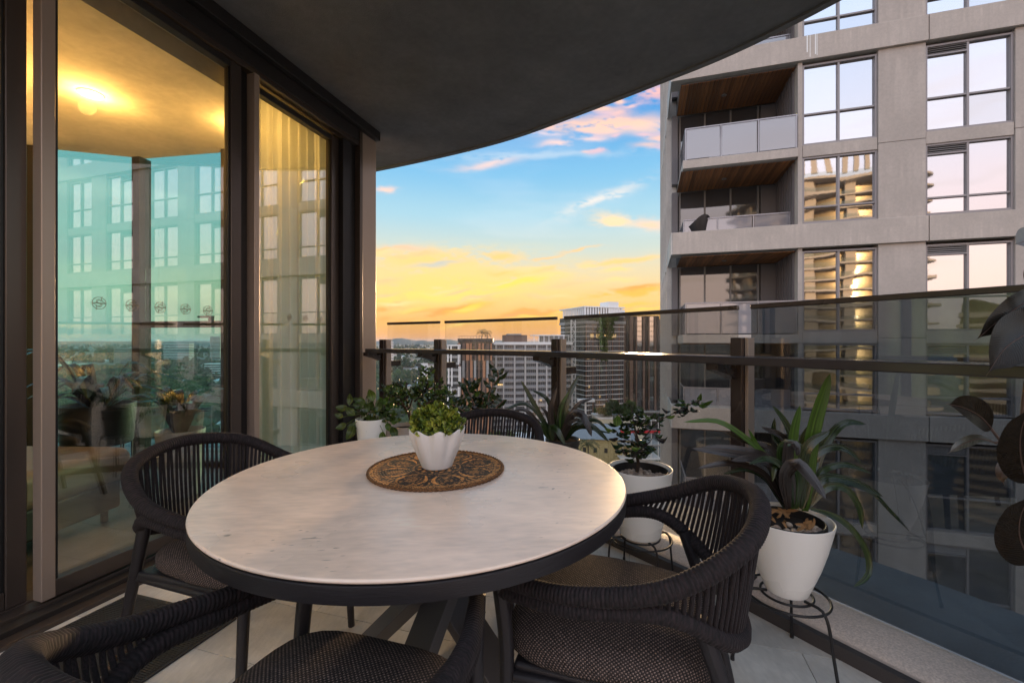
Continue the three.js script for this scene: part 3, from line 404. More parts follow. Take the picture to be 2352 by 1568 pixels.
// ---------------------------------------------------------------- ground, hills, city
const atG = (dx, z) => V((dx - 1176) / 1000 * z, GROUND, -z);
{
  const t = tex(1024, 1024, (x, y) => { const a = fbm(x * 8, y * 8, 5, 8, 8), b = fbm(x * 50, y * 50, 3, 50, 50), road = Math.min(Math.abs((x * 11) % 1 - 0.5), Math.abs((y * 9 + 0.1) % 1 - 0.5)) < 0.045; let c = a > 0.5 ? [0.30, 0.34, 0.24] : [0.46, 0.45, 0.42]; if (b > 0.6) c = [0.56, 0.55, 0.52]; if (road) c = [0.40, 0.40, 0.41]; const f = 0.8 + 0.4 * b; return c.map(v => v * f); });
  const g = new THREE.PlaneGeometry(26000, 26000); g.rotateX(-Math.PI / 2); g.translate(0, GROUND, -4000); const uv = g.attributes.uv; for (let i = 0; i < uv.count; i++) uv.setXY(i, uv.getX(i) * 26000 / 420, uv.getY(i) * 26000 / 420);
  structure('ground', g, M([0.8, 0.8, 0.8], 0.95, { map: t }));
  // blue ranges on the horizon
  const pos = [], idx = [], NA = 420, R0 = [7200, 7800, 8400, 9200, 10200];
  const peak = (d, c, w, h) => h * Math.pow(Math.max(0, 1 - Math.abs(d - c) / w), 1.25);
  for (let i = 0; i <= NA; i++) { const d = -800 + i / NA * 3600, X = (d - 1176) / 1000; const n = fbm(d / 34, 3.5, 4), h0 = 3 + 26 * Math.max(0, n - 0.4) + peak(d, 921, 30, 62) + peak(d, 905, 22, 22) + peak(d, 945, 24, 26) + peak(d, 971, 12, 36) + peak(d, 1030, 26, 36) + peak(d, 885, 18, 30) + peak(d, 1150, 40, 20);
    R0.forEach((R, k) => { const h = [0, 0.62, 1, 0.7, 0][k] * h0 * (R / 8400) * (1 + 0.3 * (fbm(d / 12, k * 3.1, 3) - 0.5) * (k === 2 ? 0 : 1)); pos.push(X * R, GROUND + (k === 0 || k === 4 ? -5 : 50 + h), -R); }); }
  for (let i = 0; i < NA; i++) for (let k = 0; k < 4; k++) { const a = i * 5 + k, b = a + 5; idx.push(a, a + 1, b, b, a + 1, b + 1); }
  const hg = new THREE.BufferGeometry(); hg.setAttribute('position', new THREE.Float32BufferAttribute(pos, 3)); hg.setIndex(idx); hg.computeVertexNormals(); structure('hills', hg, M([0.075, 0.085, 0.06], 1));
}
{ // woods between the suburbs: one mass
  const r = rng(21), blobs = []; for (const [x, y, z, s] of [[0, 4.5, 0, 3.4], [1.8, 3.6, 0.8, 2.5], [-1.9, 3.8, -0.5, 2.6], [0.3, 3.2, -1.9, 2.4], [-0.5, 6.2, 0.6, 2.2]]) { const g = plain(new THREE.IcosahedronGeometry(s, 2)), p = g.attributes.position; for (let i = 0; i < p.count; i++) { const q = V(p.getX(i), p.getY(i), p.getZ(i)), k = 0.72 + 0.6 * fbm(q.x * 1.3 + s * 9, q.y * 1.3 + q.z * 1.7, 3); p.setXYZ(i, q.x * k + x, q.y * k + y, q.z * k + z); } g.deleteAttribute('normal'); g.deleteAttribute('uv'); g.computeVertexNormals(); blobs.push(g); }
  const g = mergeGeometries(blobs); const N = 9000, im = new THREE.InstancedMesh(g, M([1, 1, 1], 0.95), N), m = new THREE.Matrix4(), q = new THREE.Quaternion(), c = new THREE.Color();
  for (let i = 0; i < N; i++) { let z, x; for (let tries = 0; tries < 9; tries++) { const y = 3 + Math.pow(r(), 1.6) * 215; z = 51000 / y * (0.97 + r() * 0.06); if (z > 9000) z = 3000 + r() * 5000; x = (-1.45 + r() * 2.0) * z; if (fbm(x / 140 + 50, z / 140 + 20, 3) > 0.47 && !(x > -0.17 * z && z < 330) && z > 210) break; }
    const s = (0.75 + r() * 0.8) * (z > 1500 ? 1.6 : 1); q.setFromAxisAngle(V(0, 1, 0), r() * 6.3); m.compose(V(x, GROUND - 0.5, -z), q, V(s * (0.9 + r() * 0.3), s * (0.8 + r() * 0.5), s)); im.setMatrixAt(i, m); const k = 0.5 + r() * 0.9; im.setColorAt(i, c.setRGB(0.042 * k, 0.062 * k * (0.85 + r() * 0.3), 0.030 * k)); }
  im.name = 'suburb_woodland'; im.castShadow = im.receiveShadow = true; scene.add(im); tag(im, 'dark green trees filling the suburbs between the houses', 'trees', null, 'stuff');
}
scene.fog = new THREE.FogExp2(new THREE.Color(0.62, 0.74, 0.92), 0.00004);
// houses of the suburbs
{
  const r = rng(33), wallsM = [[0.66, 0.62, 0.56], [0.55, 0.47, 0.38], [0.72, 0.71, 0.68]].map(c => M(c, 0.85)), roofs = [['pale', [0.62, 0.64, 0.66]], ['grey', [0.28, 0.31, 0.34]], ['red', [0.33, 0.12, 0.075]], ['brown', [0.20, 0.155, 0.13]]].map(([n, c]) => [n, M(c, 0.7)]);
  const hip = (w, h, d, o) => { const p = [[-w, 0, -d], [w, 0, -d], [w, 0, d], [-w, 0, d], [-w + d, h, 0], [w - d, h, 0]]; const f = [[3, 2, 5], [3, 5, 4], [1, 0, 4], [1, 4, 5], [2, 1, 5], [0, 3, 4], [0, 1, 2], [0, 2, 3]]; const g = new THREE.BufferGeometry(); g.setAttribute('position', new THREE.Float32BufferAttribute(f.flat().flatMap(i => p[i]), 3)); g.computeVertexNormals(); g.translate(0, o, 0); return metric(g); };
  const winM = M([0.05, 0.055, 0.065], 0.15), protos = [];
  for (let k = 0; k < 12; k++) { const w = 5 + r() * 3.5, d = 4 + r() * 1.5, h = 3.2 + (k % 3 === 0 ? 2.8 : 0) + r(); protos.push([w, d, h, bx(-w, w, 0, h, -d, d), hip(w + 0.7, 1.8 + r() * 1.2, d + 0.7, h + 0.01), [bx(-w * 0.7, -w * 0.25, h - 2.1, h - 0.7, d, d + 0.06), bx(w * 0.1, w * 0.6, h - 2.1, h - 0.7, d, d + 0.06)]]); }
  const place = (x0, x1, n, where) => { for (let i = 0; i < n; i++) { const y = 12 + Math.pow((i + r()) / n, 1.5) * 200, z = 51000 / y, d = lerp(x0, x1, r()); if (z < 215) continue; const k = Math.floor(r() * 12), ri = Math.floor(r() * 5) % 4, [rn, rm] = roofs[ri], p = protos[k]; const lb = `${['nearest', 'near', 'midway', 'far', 'farthest'][Math.min(4, Math.floor(Math.log2(z / 215) * 1.3))]} ${p[0] > 6.7 ? 'wide' : 'narrow'} ${['two storey white', 'tan', 'cream'][k % 3]} house with ${rn} hipped roof ${where}`; const t = thing('suburban_house', lb, 'house', atG(d, z), r() * 3.14, lb.replace(' house with', ' houses with')); part('wall', p[3], wallsM[k % 3], t); part('roof', p[4], rm, t); if (z < 700) p[5].forEach(g => part('window', g, winM, t)); } };
  place(840, 1050, 84, 'beyond the balustrade'); place(30, 560, 80, 'seen through the room'); place(1050, 1290, 16, 'behind the brown tower');
}
// generic block: core, floor slabs, columns
function block(name, label, p, turn, w, d, h, o) {
  const t = thing(name, label, 'building', p, turn), st = o.storey || 3.1; part('core', bx(-w / 2 + 0.6, w / 2 - 0.6, 0, h, -d / 2 + 0.6, d / 2 - 0.6), o.core, t);
  const sg = bx(-w / 2, w / 2, 0, o.slabH || 0.4, -d / 2, d / 2); for (let y = st; y < h + 0.5; y += st) part('floor_slab', sg, o.slab, t).position.y = y - 0.2;
  if (o.cols) { const cg = bx(-o.colW / 2, o.colW / 2, 0, h, -0.35, 0.35); for (const x of o.cols) part('column', cg, o.colM || o.slab, t).position.set(x, 0, d / 2 + 0.1); }
  if (o.mull) { const mg = bx(-0.07, 0.07, 0, h, -0.05, 0.05); for (let x = -w / 2 + 1; x < w / 2 - 0.5; x += o.mull) part('mullion', mg, o.mullM, t).position.set(x, 0, d / 2 - 0.52); }
  if (o.rail) { const rg = bx(-w / 2 + 0.1, w / 2 - 0.1, 0, 1.0, d / 2 - 0.08, d / 2 - 0.03); for (let y = st; y < h - 1; y += st) part('balcony_rail', rg, o.rail, t).position.y = y + 0.25; }
  return t;
}
const cGlass = M([0.07, 0.065, 0.07], 0.08, { ior: 2.0, bumpMap: rep(waveB, 0.3), bumpScale: 0.02 }), cWhite = M([0.78, 0.75, 0.73], 0.7), cPale = M([0.44, 0.405, 0.385], 0.7), cBrown = M([0.16, 0.10, 0.075], 0.6), cOrange = M([0.40, 0.19, 0.10], 0.65), cDark = M([0.035, 0.03, 0.03], 0.4), cGrey = M([0.33, 0.32, 0.31], 0.7), cRail = M([0.55, 0.55, 0.56], 0.15, { transmission: 0.55, thickness: 0, ior: 1.7 }), litM = M([0.5, 0.4, 0.25], 0.5, { emissive: col(1, 0.62, 0.22), emissiveIntensity: 0.55 });
const mullM = M([0.20, 0.17, 0.16], 0.5);
const litWindows = (t, list, d) => list.forEach(([x, y, w, h]) => part('lit_window', bx(x, x + w, y, y + h, d, d + 0.05), litM, t));
{ // white balcony block in the middle
  const z = 228, h = 49.3, t = block('balcony_block', 'long white apartment block with gridded balconies in the middle of the skyline', atG(1208, z), 0.12, 46, 16, h, { core: cGlass, slab: cPale, slabH: 0.3, cols: [-22.6, -16.4, -12.6, -7.0, -1.6, 4.4, 9.4, 14, 18.4, 22.6], colW: 0.75, colM: cPale, mull: 1.05, mullM, rail: cRail });
  litWindows(t, [[-15.5, 28.2, 2.6, 1.7], [-20, 37, 1.2, 1.6], [-21, 31, 1, 1.5], [6, 21, 1, 1.5], [-5, 43.6, 1.2, 1.4], [16, 43.5, 1.4, 1.4]], 7.42);
  part('parapet', bx(-23, 23, h + 0.3, h + 1.6, -8, 8.1), cWhite, t); part('penthouse', bx(-12, 0, h + 1.6, h + 5.2, -5, 4), cBrown, t); part('penthouse', bx(-10, -3, h + 5.2, h + 5.8, -5.5, 4.5), cGrey, t);
  part('pergola_roof', bx(3, 22, h + 4.8, h + 5.3, -5, 6), cWhite, t); for (let i = 0; i < 8; i++) part('pergola_post', bx(3.2 + i * 2.6, 3.5 + i * 2.6, h + 1.6, h + 4.8, 5.4, 5.7), cWhite, t); part('penthouse', bx(8, 22, h + 1.6, h + 4.8, -5, 1), cGrey, t);
}
{ // brown block with orange fins and a roof garden
  const z = 218, h = 51, t = block('finned_block', 'brown apartment block with staggered orange vertical fins and a roof terrace', atG(1094, z), 0.0, 17.5, 14, h, { core: cGlass, slab: cDark, slabH: 0.7, mull: 1.6, mullM });
  const r = rng(8); for (let i = 0; i < 9; i++) for (let k = 0; k < 6; k++) { const w = 0.7 + r() * 0.9, x = -8.4 + i * 1.95 + r() * 0.4; part('fin', bx(x, x + w, k * 8.4, k * 8.4 + 8.3, 7, 7.5), (i + k) % 3 === 0 ? cBrown : i % 3 === 1 && k > 3 ? cGrey : cOrange, t); }
  part('terrace', bx(-8.4, 8.4, h, h + 1.6, -7, 7.6), cDark, t); for (let i = 0; i < 12; i++) part('terrace_post', bx(-7.8 + i * 1.4, -7.65 + i * 1.4, h + 1.6, h + 2.6, 7.2, 7.4), cDark, t); part('terrace_rail', bx(-8, 8, h + 2.6, h + 2.75, 7.1, 7.5), cDark, t);
}
{ // slim white block at its left
  const z = 214, h = 49, t = block('striped_block', 'slim white block with broken vertical stripes left of the brown one', atG(1043, z), 0.1, 6.2, 12, h, { core: cGlass, slab: cGrey, slabH: 1.1 }); const r = rng(9);
  for (const [x, w] of [[-3.1, 0.7], [-1.6, 0.7], [1.9, 0.6], [2.7, 0.4]]) for (let k = 0; k < 5; k++) part('stripe', bx(x + (k % 2) * 0.35, x + w + (k % 2) * 0.35, k * 9.9 + r() * 1.5, k * 9.9 + 9.6, 6, 6.5), cWhite, t); part('roof_frame', bx(-3.2, 3.3, h, h + 0.7, 5.2, 6.5), cWhite, t);
}
{ // tall dark tower with wavy balcony edges
  const w = 26, d = 32, h = 61.5, C = atG(1345, 250), phi = 0.35, t = thing('wavy_balcony_tower', 'tall dark tower with thin wavy white balcony edges and a white rooftop crown', 'building', C, phi);
  part('core', bx(0.1, w, 0, h, -d, -0.1), cGlass, t); const st = 2.83;
  for (let y = 3; y < h; y += st) { const s = new THREE.Shape(), A = 0.35 + 0.6 * clamp(1 - y / 50); s.moveTo(-0.5, d); for (let i = 0; i <= 40; i++) { const x = -0.5 + i / 40 * (w + 0.5); s.lineTo(x, -0.6 - A * Math.sin(i / 40 * 16 + (y > 40 ? 0 : 1.2))); } s.lineTo(w, d); s.closePath(); part('floor_slab', ext(s, 0.34, y), cWhite, t); }
  const mg = bx(-0.12, 0.12, 0, h, -0.12, 0.12); for (let i = 0; i < 18; i++) part('mullion', mg, i % 3 ? mullM : cOrange, t).position.set(0.4 + i * 1.48, 0, 0.02); for (let i = 0; i < 20; i++) part('mullion', mg, i % 4 ? mullM : cDark, t).position.set(0.05, 0, -0.8 - i * 1.6);
  litWindows(t, [[3, 53.5, 2.4, 1.9], [7, 53.5, 2.6, 1.9], [12.5, 53.5, 3, 1.9], [17.5, 53.5, 3, 1.9], [1.2, 41, 1.2, 1.3], [5, 41, 1.2, 1.2], [2, 24.5, 0.7, 1.6], [9, 18.5, 0.8, 1.5], [12, 13, 0.6, 1.5], [20, 10, 0.8, 1.4]], 0.03);
  part('roof_band', bx(-1, w + 0.6, h, h + 1.6, -d, 1.2), cGrey, t); part('crown_base', bx(-0.6, w, h + 1.6, h + 4.3, -d, 0.4), cDark, t);
  for (let i = 0; i < 15; i++) part('crown_fin', bx(-0.8 + i * 1.75, 0.1 + i * 1.75, h + 4.3, h + 9.3, -0.5, 0.5), cWhite, t); for (let i = 0; i < 12; i++) part('crown_fin', bx(-0.8, 0.2, h + 4.3, h + 9.3, -3 - i * 2.2, -2 - i * 2.2), cWhite, t);
  part('crown_beam', bx(-1, w, h + 9.3, h + 10, -d, 0.8), cWhite, t); part('crown_block', bx(15, 22, h + 4.3, h + 13.0, -9, 0.3), cWhite, t); part('crown_block', bx(22, 26.5, h + 4.3, h + 8.4, -9, 0.2), cWhite, t); part('crown_block', bx(5, 10, h + 4.3, h + 9.2, -12, -1.5), cBrown, t);
  const r = rng(14), lg = new THREE.IcosahedronGeometry(0.5, 0), gs = []; for (let i = 0; i < 520; i++) { const g = plain(lg.clone()), k = 0.4 + r() * 0.8; g.scale(k, k * 1.3, k); const x = 6.5 + r() * 9 + (i % 3) * 1.5, drop = Math.pow(r(), 1.4) * (x > 9 && x < 14 ? 24 : 12); g.translate(x, h + 2.6 - drop, 1.1 + r() * 0.7); gs.push(g); } for (let i = 0; i < 200; i++) { const g = plain(lg.clone()); g.translate(2 + r() * 20, h + 2 + r() * 2, 1 + r() * 0.5); gs.push(g); }
  const hg = part('hanging_garden', join(gs), M([0.075, 0.095, 0.022], 0.9), t); hg.userData.kind = 'stuff';
}
{ // lattice mast in front of it
  const z = 240, t = thing('lattice_mast', 'white steel lattice mast rising in front of the dark tower', 'mast', atG(1316.7, z)), h = 63, w = 2.3;
  for (const x of [-w / 2, w / 2]) for (const zz of [-w / 2, w / 2]) part('leg', bx(x - 0.14, x + 0.14, 0, h, zz - 0.14, zz + 0.14), cWhite, t);
  for (let y = 0, i = 0; y < h - 1; y += 2.25, i++) { const g = bx(-0.09, 0.09, -1.65, 1.65, -0.07, 0.07); g.rotateZ((i % 2 ? 1 : -1) * 0.78); for (const zz of [-w / 2, w / 2]) part('brace', g, cWhite, t).position.set(0, y + 1.12, zz); part('brace', bx(-w / 2, w / 2, y, y + 0.16, w / 2 - 0.08, w / 2 + 0.08), cWhite, t); }
}
{ // dark tower with vertical piers
  const z = 262, t = thing('pier_tower', 'dark tower of brown vertical piers with bright slots of sky lit glass', 'building', atG(1471, z), -0.02), h = 66.5, w = 22; part('core', bx(-w / 2, w / 2, 0, h, -16, -0.4), cDark, t); const r = rng(4);
  for (const [x, ww, m] of [[-11, 2, cBrown], [-8.6, 1, cDark], [-6.6, 2.2, cBrown], [-3.9, 0.7, cDark], [-2.9, 0.8, cBrown], [1.3, 1.4, cBrown], [3.2, 0.5, cDark], [4.6, 0.7, cBrown], [8.2, 1.2, cBrown], [9.8, 1.2, cDark]]) part('pier', bx(x, x + ww, 0, h, -0.4, 0.7 + r() * 0.4), m, t);
  const warmP = mirror([0.8, 0.72, 0.66], { bumpScale: 0 }); for (const [x, ww] of [[-1.8, 2.6], [5.5, 2.5]]) for (let k = 0; k < 21; k++) part('pane', bx(x, x + ww, 3.4 + k * 3, 6.1 + k * 3, -0.4, -0.1), k > 14 ? warmP : r() < 0.25 ? paneB : cGlass, t); for (let k = 0; k < 22; k++) part('floor_slab', bx(10, 12.6, 3 + k * 2.9, 3.3 + k * 2.9, -6, 0.4), cGrey, t);
  part('core', bx(11, 12.2, 0, h - 2, -16, -0.6), cGlass, t); part('podium', bx(-14, 13, 0, 9, -16, 4), cDark, t); part('podium_band', bx(-14, 13, 9, 9.8, -16, 4.6), cGrey, t);
}
block('far_block', 'small white block of flats far off behind the first post', atG(896, 900), 0.3, 13, 12, 50, { core: cGrey, slab: cWhite, slabH: 1.4 });
{ const t = block('corner_block', 'narrow white building with small square windows above the jade plant', atG(970, 400), 0.5, 6, 12, 31, { core: cDark, slab: cDark }); part('wall', bx(-3.2, 3.2, 0, 31.5, 6, 6.3), cWhite, t); for (let k = 0; k < 8; k++) for (const x of [-1.9, 0.7]) part('window', bx(x, x + 1.3, 3 + k * 3.5, 4.8 + k * 3.5, 6.3, 6.35), cDark, t); }
block('far_tower', 'brown apartment tower on the horizon seen through the room', atG(497, 1300), 0.2, 28, 22, 66, { core: cBrown, slab: cWhite, slabH: 1.1, storey: 4 });
block('far_office', 'long white office block on the horizon seen through the room', atG(410, 1100), 0.1, 60, 20, 46, { core: cGlass, slab: cWhite, slabH: 1.4, storey: 4 });
block('far_office', 'lower grey office slab left of the white one seen through the room', atG(300, 900), 0, 50, 24, 36, { core: cGlass, slab: cGrey, slabH: 1.6, storey: 4 });
block('far_office', 'white terraced flats halfway down the hill seen through the room', atG(510, 620), 0.2, 40, 14, 20, { core: cGlass, slab: cWhite, slabH: 1.2, storey: 3.2 });
// low buildings at the foot of the towers
const yellowM = M([0.62, 0.50, 0.24], 0.85, { map: mottle }), roofBlue = M([0.30, 0.35, 0.40], 0.6), tealRoof = M([0.42, 0.50, 0.48], 0.7), redRoof = M([0.34, 0.10, 0.08], 0.8);
function lowHouse(name, label, cat, p, turn, w, d, h, rh, wm, rm, wins) { const t = thing(name, label, cat, p, turn); part('wall', bx(-w, w, 0, h, -d, d), wm, t); const s = new THREE.Shape(); s.moveTo(-d - 0.6, 0); s.lineTo(0, rh); s.lineTo(d + 0.6, 0); s.lineTo(d + 0.6, -0.25); s.lineTo(0, rh - 0.25); s.lineTo(-d - 0.6, -0.25); const g = new THREE.ExtrudeGeometry(s, { depth: 2 * w + 1, bevelEnabled: false }); g.translate(0, h + 0.26, -w - 0.5); g.rotateY(Math.PI / 2); part('roof', metric(g), rm, t); const gs = new THREE.Shape(); gs.moveTo(-d, 0); gs.lineTo(0, rh - 0.3); gs.lineTo(d, 0); const gg = new THREE.ExtrudeGeometry(gs, { depth: 2 * w - 0.02, bevelEnabled: false }); gg.translate(0, h, -w + 0.01); gg.rotateY(Math.PI / 2); part('gable', metric(gg), wm, t); for (const [x, y, ww, hh] of wins || []) part('window', bx(x, x + ww, y, y + hh, d, d + 0.06), cDark, t); return t; }
lowHouse('market_hall', 'yellow gabled hall with blue grey roof below the balcony', 'building', atG(1374, 172), -0.15, 13, 7, 14, 4.5, yellowM, roofBlue, [[-10, 9, 1.2, 1.8], [-6, 9, 1.2, 1.8], [-2, 9, 1.2, 1.8], [2, 9, 1.2, 1.8], [6, 9, 1.2, 1.8], [-8, 4, 1.2, 1.8], [-2, 4, 1.2, 1.8]]);
lowHouse('shop_house', 'yellow low building with teal roof beside the palms', 'building', atG(1406, 142), 0.35, 7.5, 5, 9, 2.2, yellowM, tealRoof, [[-5, 3, 1.2, 1.6], [0, 3, 1.2, 1.6]]);
lowHouse('shop_house', 'low shed with dull red roof behind the pebble filled pot', 'building', atG(1418, 128), 0.5, 5, 4, 9.5, 2, yellowM, redRoof);
lowHouse('shop_house', 'pale flat hall with light roof at the right of the palms', 'building', atG(1345, 128), -0.2, 5, 4, 6, 1.6, cGrey, tealRoof);
lowHouse('shop_house', 'long white warehouse roof left of the yellow hall', 'building', atG(1240, 205), 0.1, 12, 9, 6, 2.5, cGrey, M([0.6, 0.62, 0.63], 0.6));
lowHouse('shop_house', 'pale shed with white metal roof behind the jade plant', 'building', atG(985, 270), 0.4, 14, 8, 6, 2.5, cGrey, M([0.5, 0.55, 0.6], 0.6));
lowHouse('shop_house', 'blue grey warehouse roof behind the broad leaved plant', 'building', atG(1075, 235), -0.3, 15, 8, 6, 2.5, cGrey, roofBlue);
lowHouse('shop_house', 'low terrace with grey metal roof below the white building', 'building', atG(925, 300), -0.2, 12, 7, 6, 2.4, cWhite, M([0.4, 0.43, 0.47], 0.6));
{ const t = thing('podium_block', 'cream parapet block with rooftop planting at the foot of the dark tower', 'building', atG(1412, 205), 0.05); part('wall', bx(-9, 12, 0, 15.5, -8, 5), M([0.66, 0.6, 0.46], 0.8), t); part('parapet', bx(-9.2, 12.2, 15.5, 16.3, -8.2, 5.2), cWhite, t); for (let i = 0; i < 4; i++) part('window', bx(-7 + i * 4.6, -5 + i * 4.6, 12.4, 13.6, 5, 5.06), cDark, t); }
{ const t = thing('pergola_frame', 'white steel frame with a red awning between the hall and the tower', 'canopy', atG(1474, 160)); for (let i = 0; i < 6; i++) { part('post', bx(-7 + i * 2.6, -6.8 + i * 2.6, 0, 22, 0, 0.2), cWhite, t); part('beam', bx(-7 + i * 2.6, -6.8 + i * 2.6, 21.8, 22.05, -9, 0.2), cWhite, t); } for (let k = 0; k < 4; k++) part('beam', bx(-7.2, 6.4, 22.06, 22.3, -k * 3, -k * 3 + 0.2), cWhite, t); part('awning', bx(-8, 6.8, 17.8, 18.6, 0.3, 1.2), M([0.62, 0.03, 0.04], 0.6), t); part('deck', bx(-8, 7, 13, 13.4, -9, 1), cGrey, t); part('deck', bx(-8, 7, 8, 8.4, -9, 1), cWhite, t); }
{ const t = thing('glass_roof', 'low blue glass roof under white lattice beams beside the tower', 'roof', atG(1492, 120)); part('wall', bx(-4, 4, 0, 12, -5, 3), cGrey, t); for (let i = 0; i < 6; i++) part('pane', bx(-4 + i * 1.35, -2.75 + i * 1.35, 15.2, 15.3, -5, 3), M([0.10, 0.13, 0.38], 0.2), t); for (let i = 0; i < 7; i++) part('beam', bx(-4.1 + i * 1.35, -3.98 + i * 1.35, 12, 16.4, -5, 3.2), cWhite, t); part('beam', bx(-4.2, 4.3, 15.6, 15.85, 3.2, 3.4), cWhite, t); }
{ const t = thing('street_lamp', 'white roof pole with flat lamp arm at the foot of the dark tower', 'street lamp', atG(1345, 190), 0); part('pole', bx(-0.35, 0.35, 0, 25, -0.35, 0.35), cWhite, t); part('arm', bx(-3.6, 3.8, 25, 26.1, -1.6, 1.6), cWhite, t); }
// palms, near trees and rooftop planting
const palmLeafM = M([0.06, 0.085, 0.03], 0.7), barkM = M([0.13, 0.10, 0.075], 0.9);
function palm(label, p, h, s, seed) { const t = thing('palm_tree', label, 'palm tree', p), r = rng(seed); part('trunk', tube([V(0, 0, 0), V(0.2 * s, h * 0.5, 0), V(0, h, 0)], u => (0.28 - 0.1 * u) * s, 8, 6), barkM, t); for (let i = 0; i < 22; i++) { const a = i * 2.4, e = 0.9 - (i / 22) * 1.5, L = (2.4 + r()) * s, c = V(Math.cos(a) * Math.cos(e), Math.sin(e), Math.sin(a) * Math.cos(e)), gs = []; const P = [V(0, h, 0), V(0, h, 0).addScaledVector(c, L * 0.5).add(V(0, 0.15 * L, 0)), V(0, h, 0).addScaledVector(c, L).add(V(0, -0.28 * L, 0))], cv = new THREE.CatmullRomCurve3(P); for (let k = 1; k < 13; k++) { const q = cv.getPoint(k / 13), tg = cv.getTangent(k / 13), sd = V(0, 0, 0).crossVectors(tg, V(0, 1, 0)).normalize(); for (const sg of [-1, 1]) { const e2 = q.clone().addScaledVector(sd, sg * L * 0.24 * Math.sin(Math.PI * (k + 2) / 17)).addScaledVector(tg, L * 0.12).add(V(0, -0.12 * L * r(), 0)); gs.push(blade([q, q.clone().lerp(e2, 0.5).add(V(0, 0.03 * L, 0)), e2], 0.16 * s, V(0, 1, 0.01), 2, 0.1)); } } part('frond', join(gs), palmLeafM, t); } }
palm('tallest feathery palm beside the yellow hall right of the black pot', atG(1351, 150), 15.5, 1.25, 1); palm('shorter palm right of the tall one by the yellow hall', atG(1366, 140), 10.5, 1.0, 2); palm('low palm between the two taller palms', atG(1358, 132), 7.5, 0.9, 3);
palm('distant palm standing among white roofs above the jade plant', atG(935, 330), 13, 1.3, 4); palm('left one of two palms on the roof of the brown block', V(atG(1107, 218).x, GROUND + 52.6, -216), 3.0, 1.0, 5); palm('right one of two palms on the roof of the brown block', V(atG(1119, 218).x, GROUND + 52.6, -216), 2.6, 0.9, 6);
function leafyTree(label, p, h, R, seed, base = 0) { const t = thing('leafy_tree', label, 'tree', p), r = rng(seed), gs = [], lg = new THREE.PlaneGeometry(0.42, 0.62); part('trunk', tube([V(0, 0, 0), V(0.2, h * 0.4, 0.1), V(0, h * 0.75, 0)], u => 0.28 * (1 - 0.6 * u), 6, 6), barkM, t); for (let i = 0; i < 5; i++) { const a = i * 1.3; part('limb', tube([V(0, h * 0.4, 0), V(Math.cos(a) * R * 0.4, h * 0.6, Math.sin(a) * R * 0.4), V(Math.cos(a) * R * 0.7, h * 0.8, Math.sin(a) * R * 0.7)], 0.08, 5, 5), barkM, t); }
  const cl = Array.from({ length: 16 }, () => [(r() - 0.5) * 1.5 * R, h * 0.6 + r() * h * 0.42, (r() - 0.5) * 1.5 * R, R * (0.25 + r() * 0.25)]); for (let i = 0; i < 2200; i++) { const c = cl[i % 16], d = V(r() - 0.5, r() - 0.5, r() - 0.5).normalize().multiplyScalar(c[3] * Math.pow(r(), 0.4)); const g = plain(lg.clone()); g.rotateX(r() * 3); g.rotateY(r() * 6); g.translate(c[0] + d.x, c[1] + d.y * 0.8, c[2] + d.z); gs.push(g); } const c = part('crown', join(gs), [M([0.05, 0.085, 0.022], 0.9), M([0.075, 0.11, 0.025], 0.9)][seed % 2], t); c.userData.kind = 'stuff'; }
const roofY = GROUND + 15.6; for (const [d, z, h, R, l] of [[1388, 203, 4, 4, 'low leafy shrub tree at the left of the rooftop planting'], [1404, 202, 8.2, 3.2, 'taller round tree in the rooftop planting under the dark tower'], [1420, 204, 4.2, 4.5, 'spreading shrub tree in the middle of the rooftop planting'], [1436, 203, 4.8, 4, 'leafy shrub tree right of middle in the rooftop planting'], [1447, 203, 7.4, 3, 'round tree at the right of the rooftop planting'], [1460, 204, 4.0, 3.6, 'low shrub tree at the right end of the rooftop planting']]) { const p = atG(d, z); leafyTree(l, V(p.x, roofY, p.z), h, R, Math.round(d)); }
for (const [d, z, h, R, l] of [[1300, 178, 9, 5, 'dark street tree left of the yellow hall'], [890, 262, 9, 6, 'street tree behind the left end of the balustrade'], [1010, 255, 9, 6, 'street tree right of the second post'], [955, 240, 8, 5, 'street tree below the narrow white building'], [1130, 215, 8, 5, 'street tree at the foot of the white block'], [1190, 205, 8, 5, 'street tree in front of the white block']]) leafyTree(l, atG(d, z), h, R, Math.round(d) + 3);
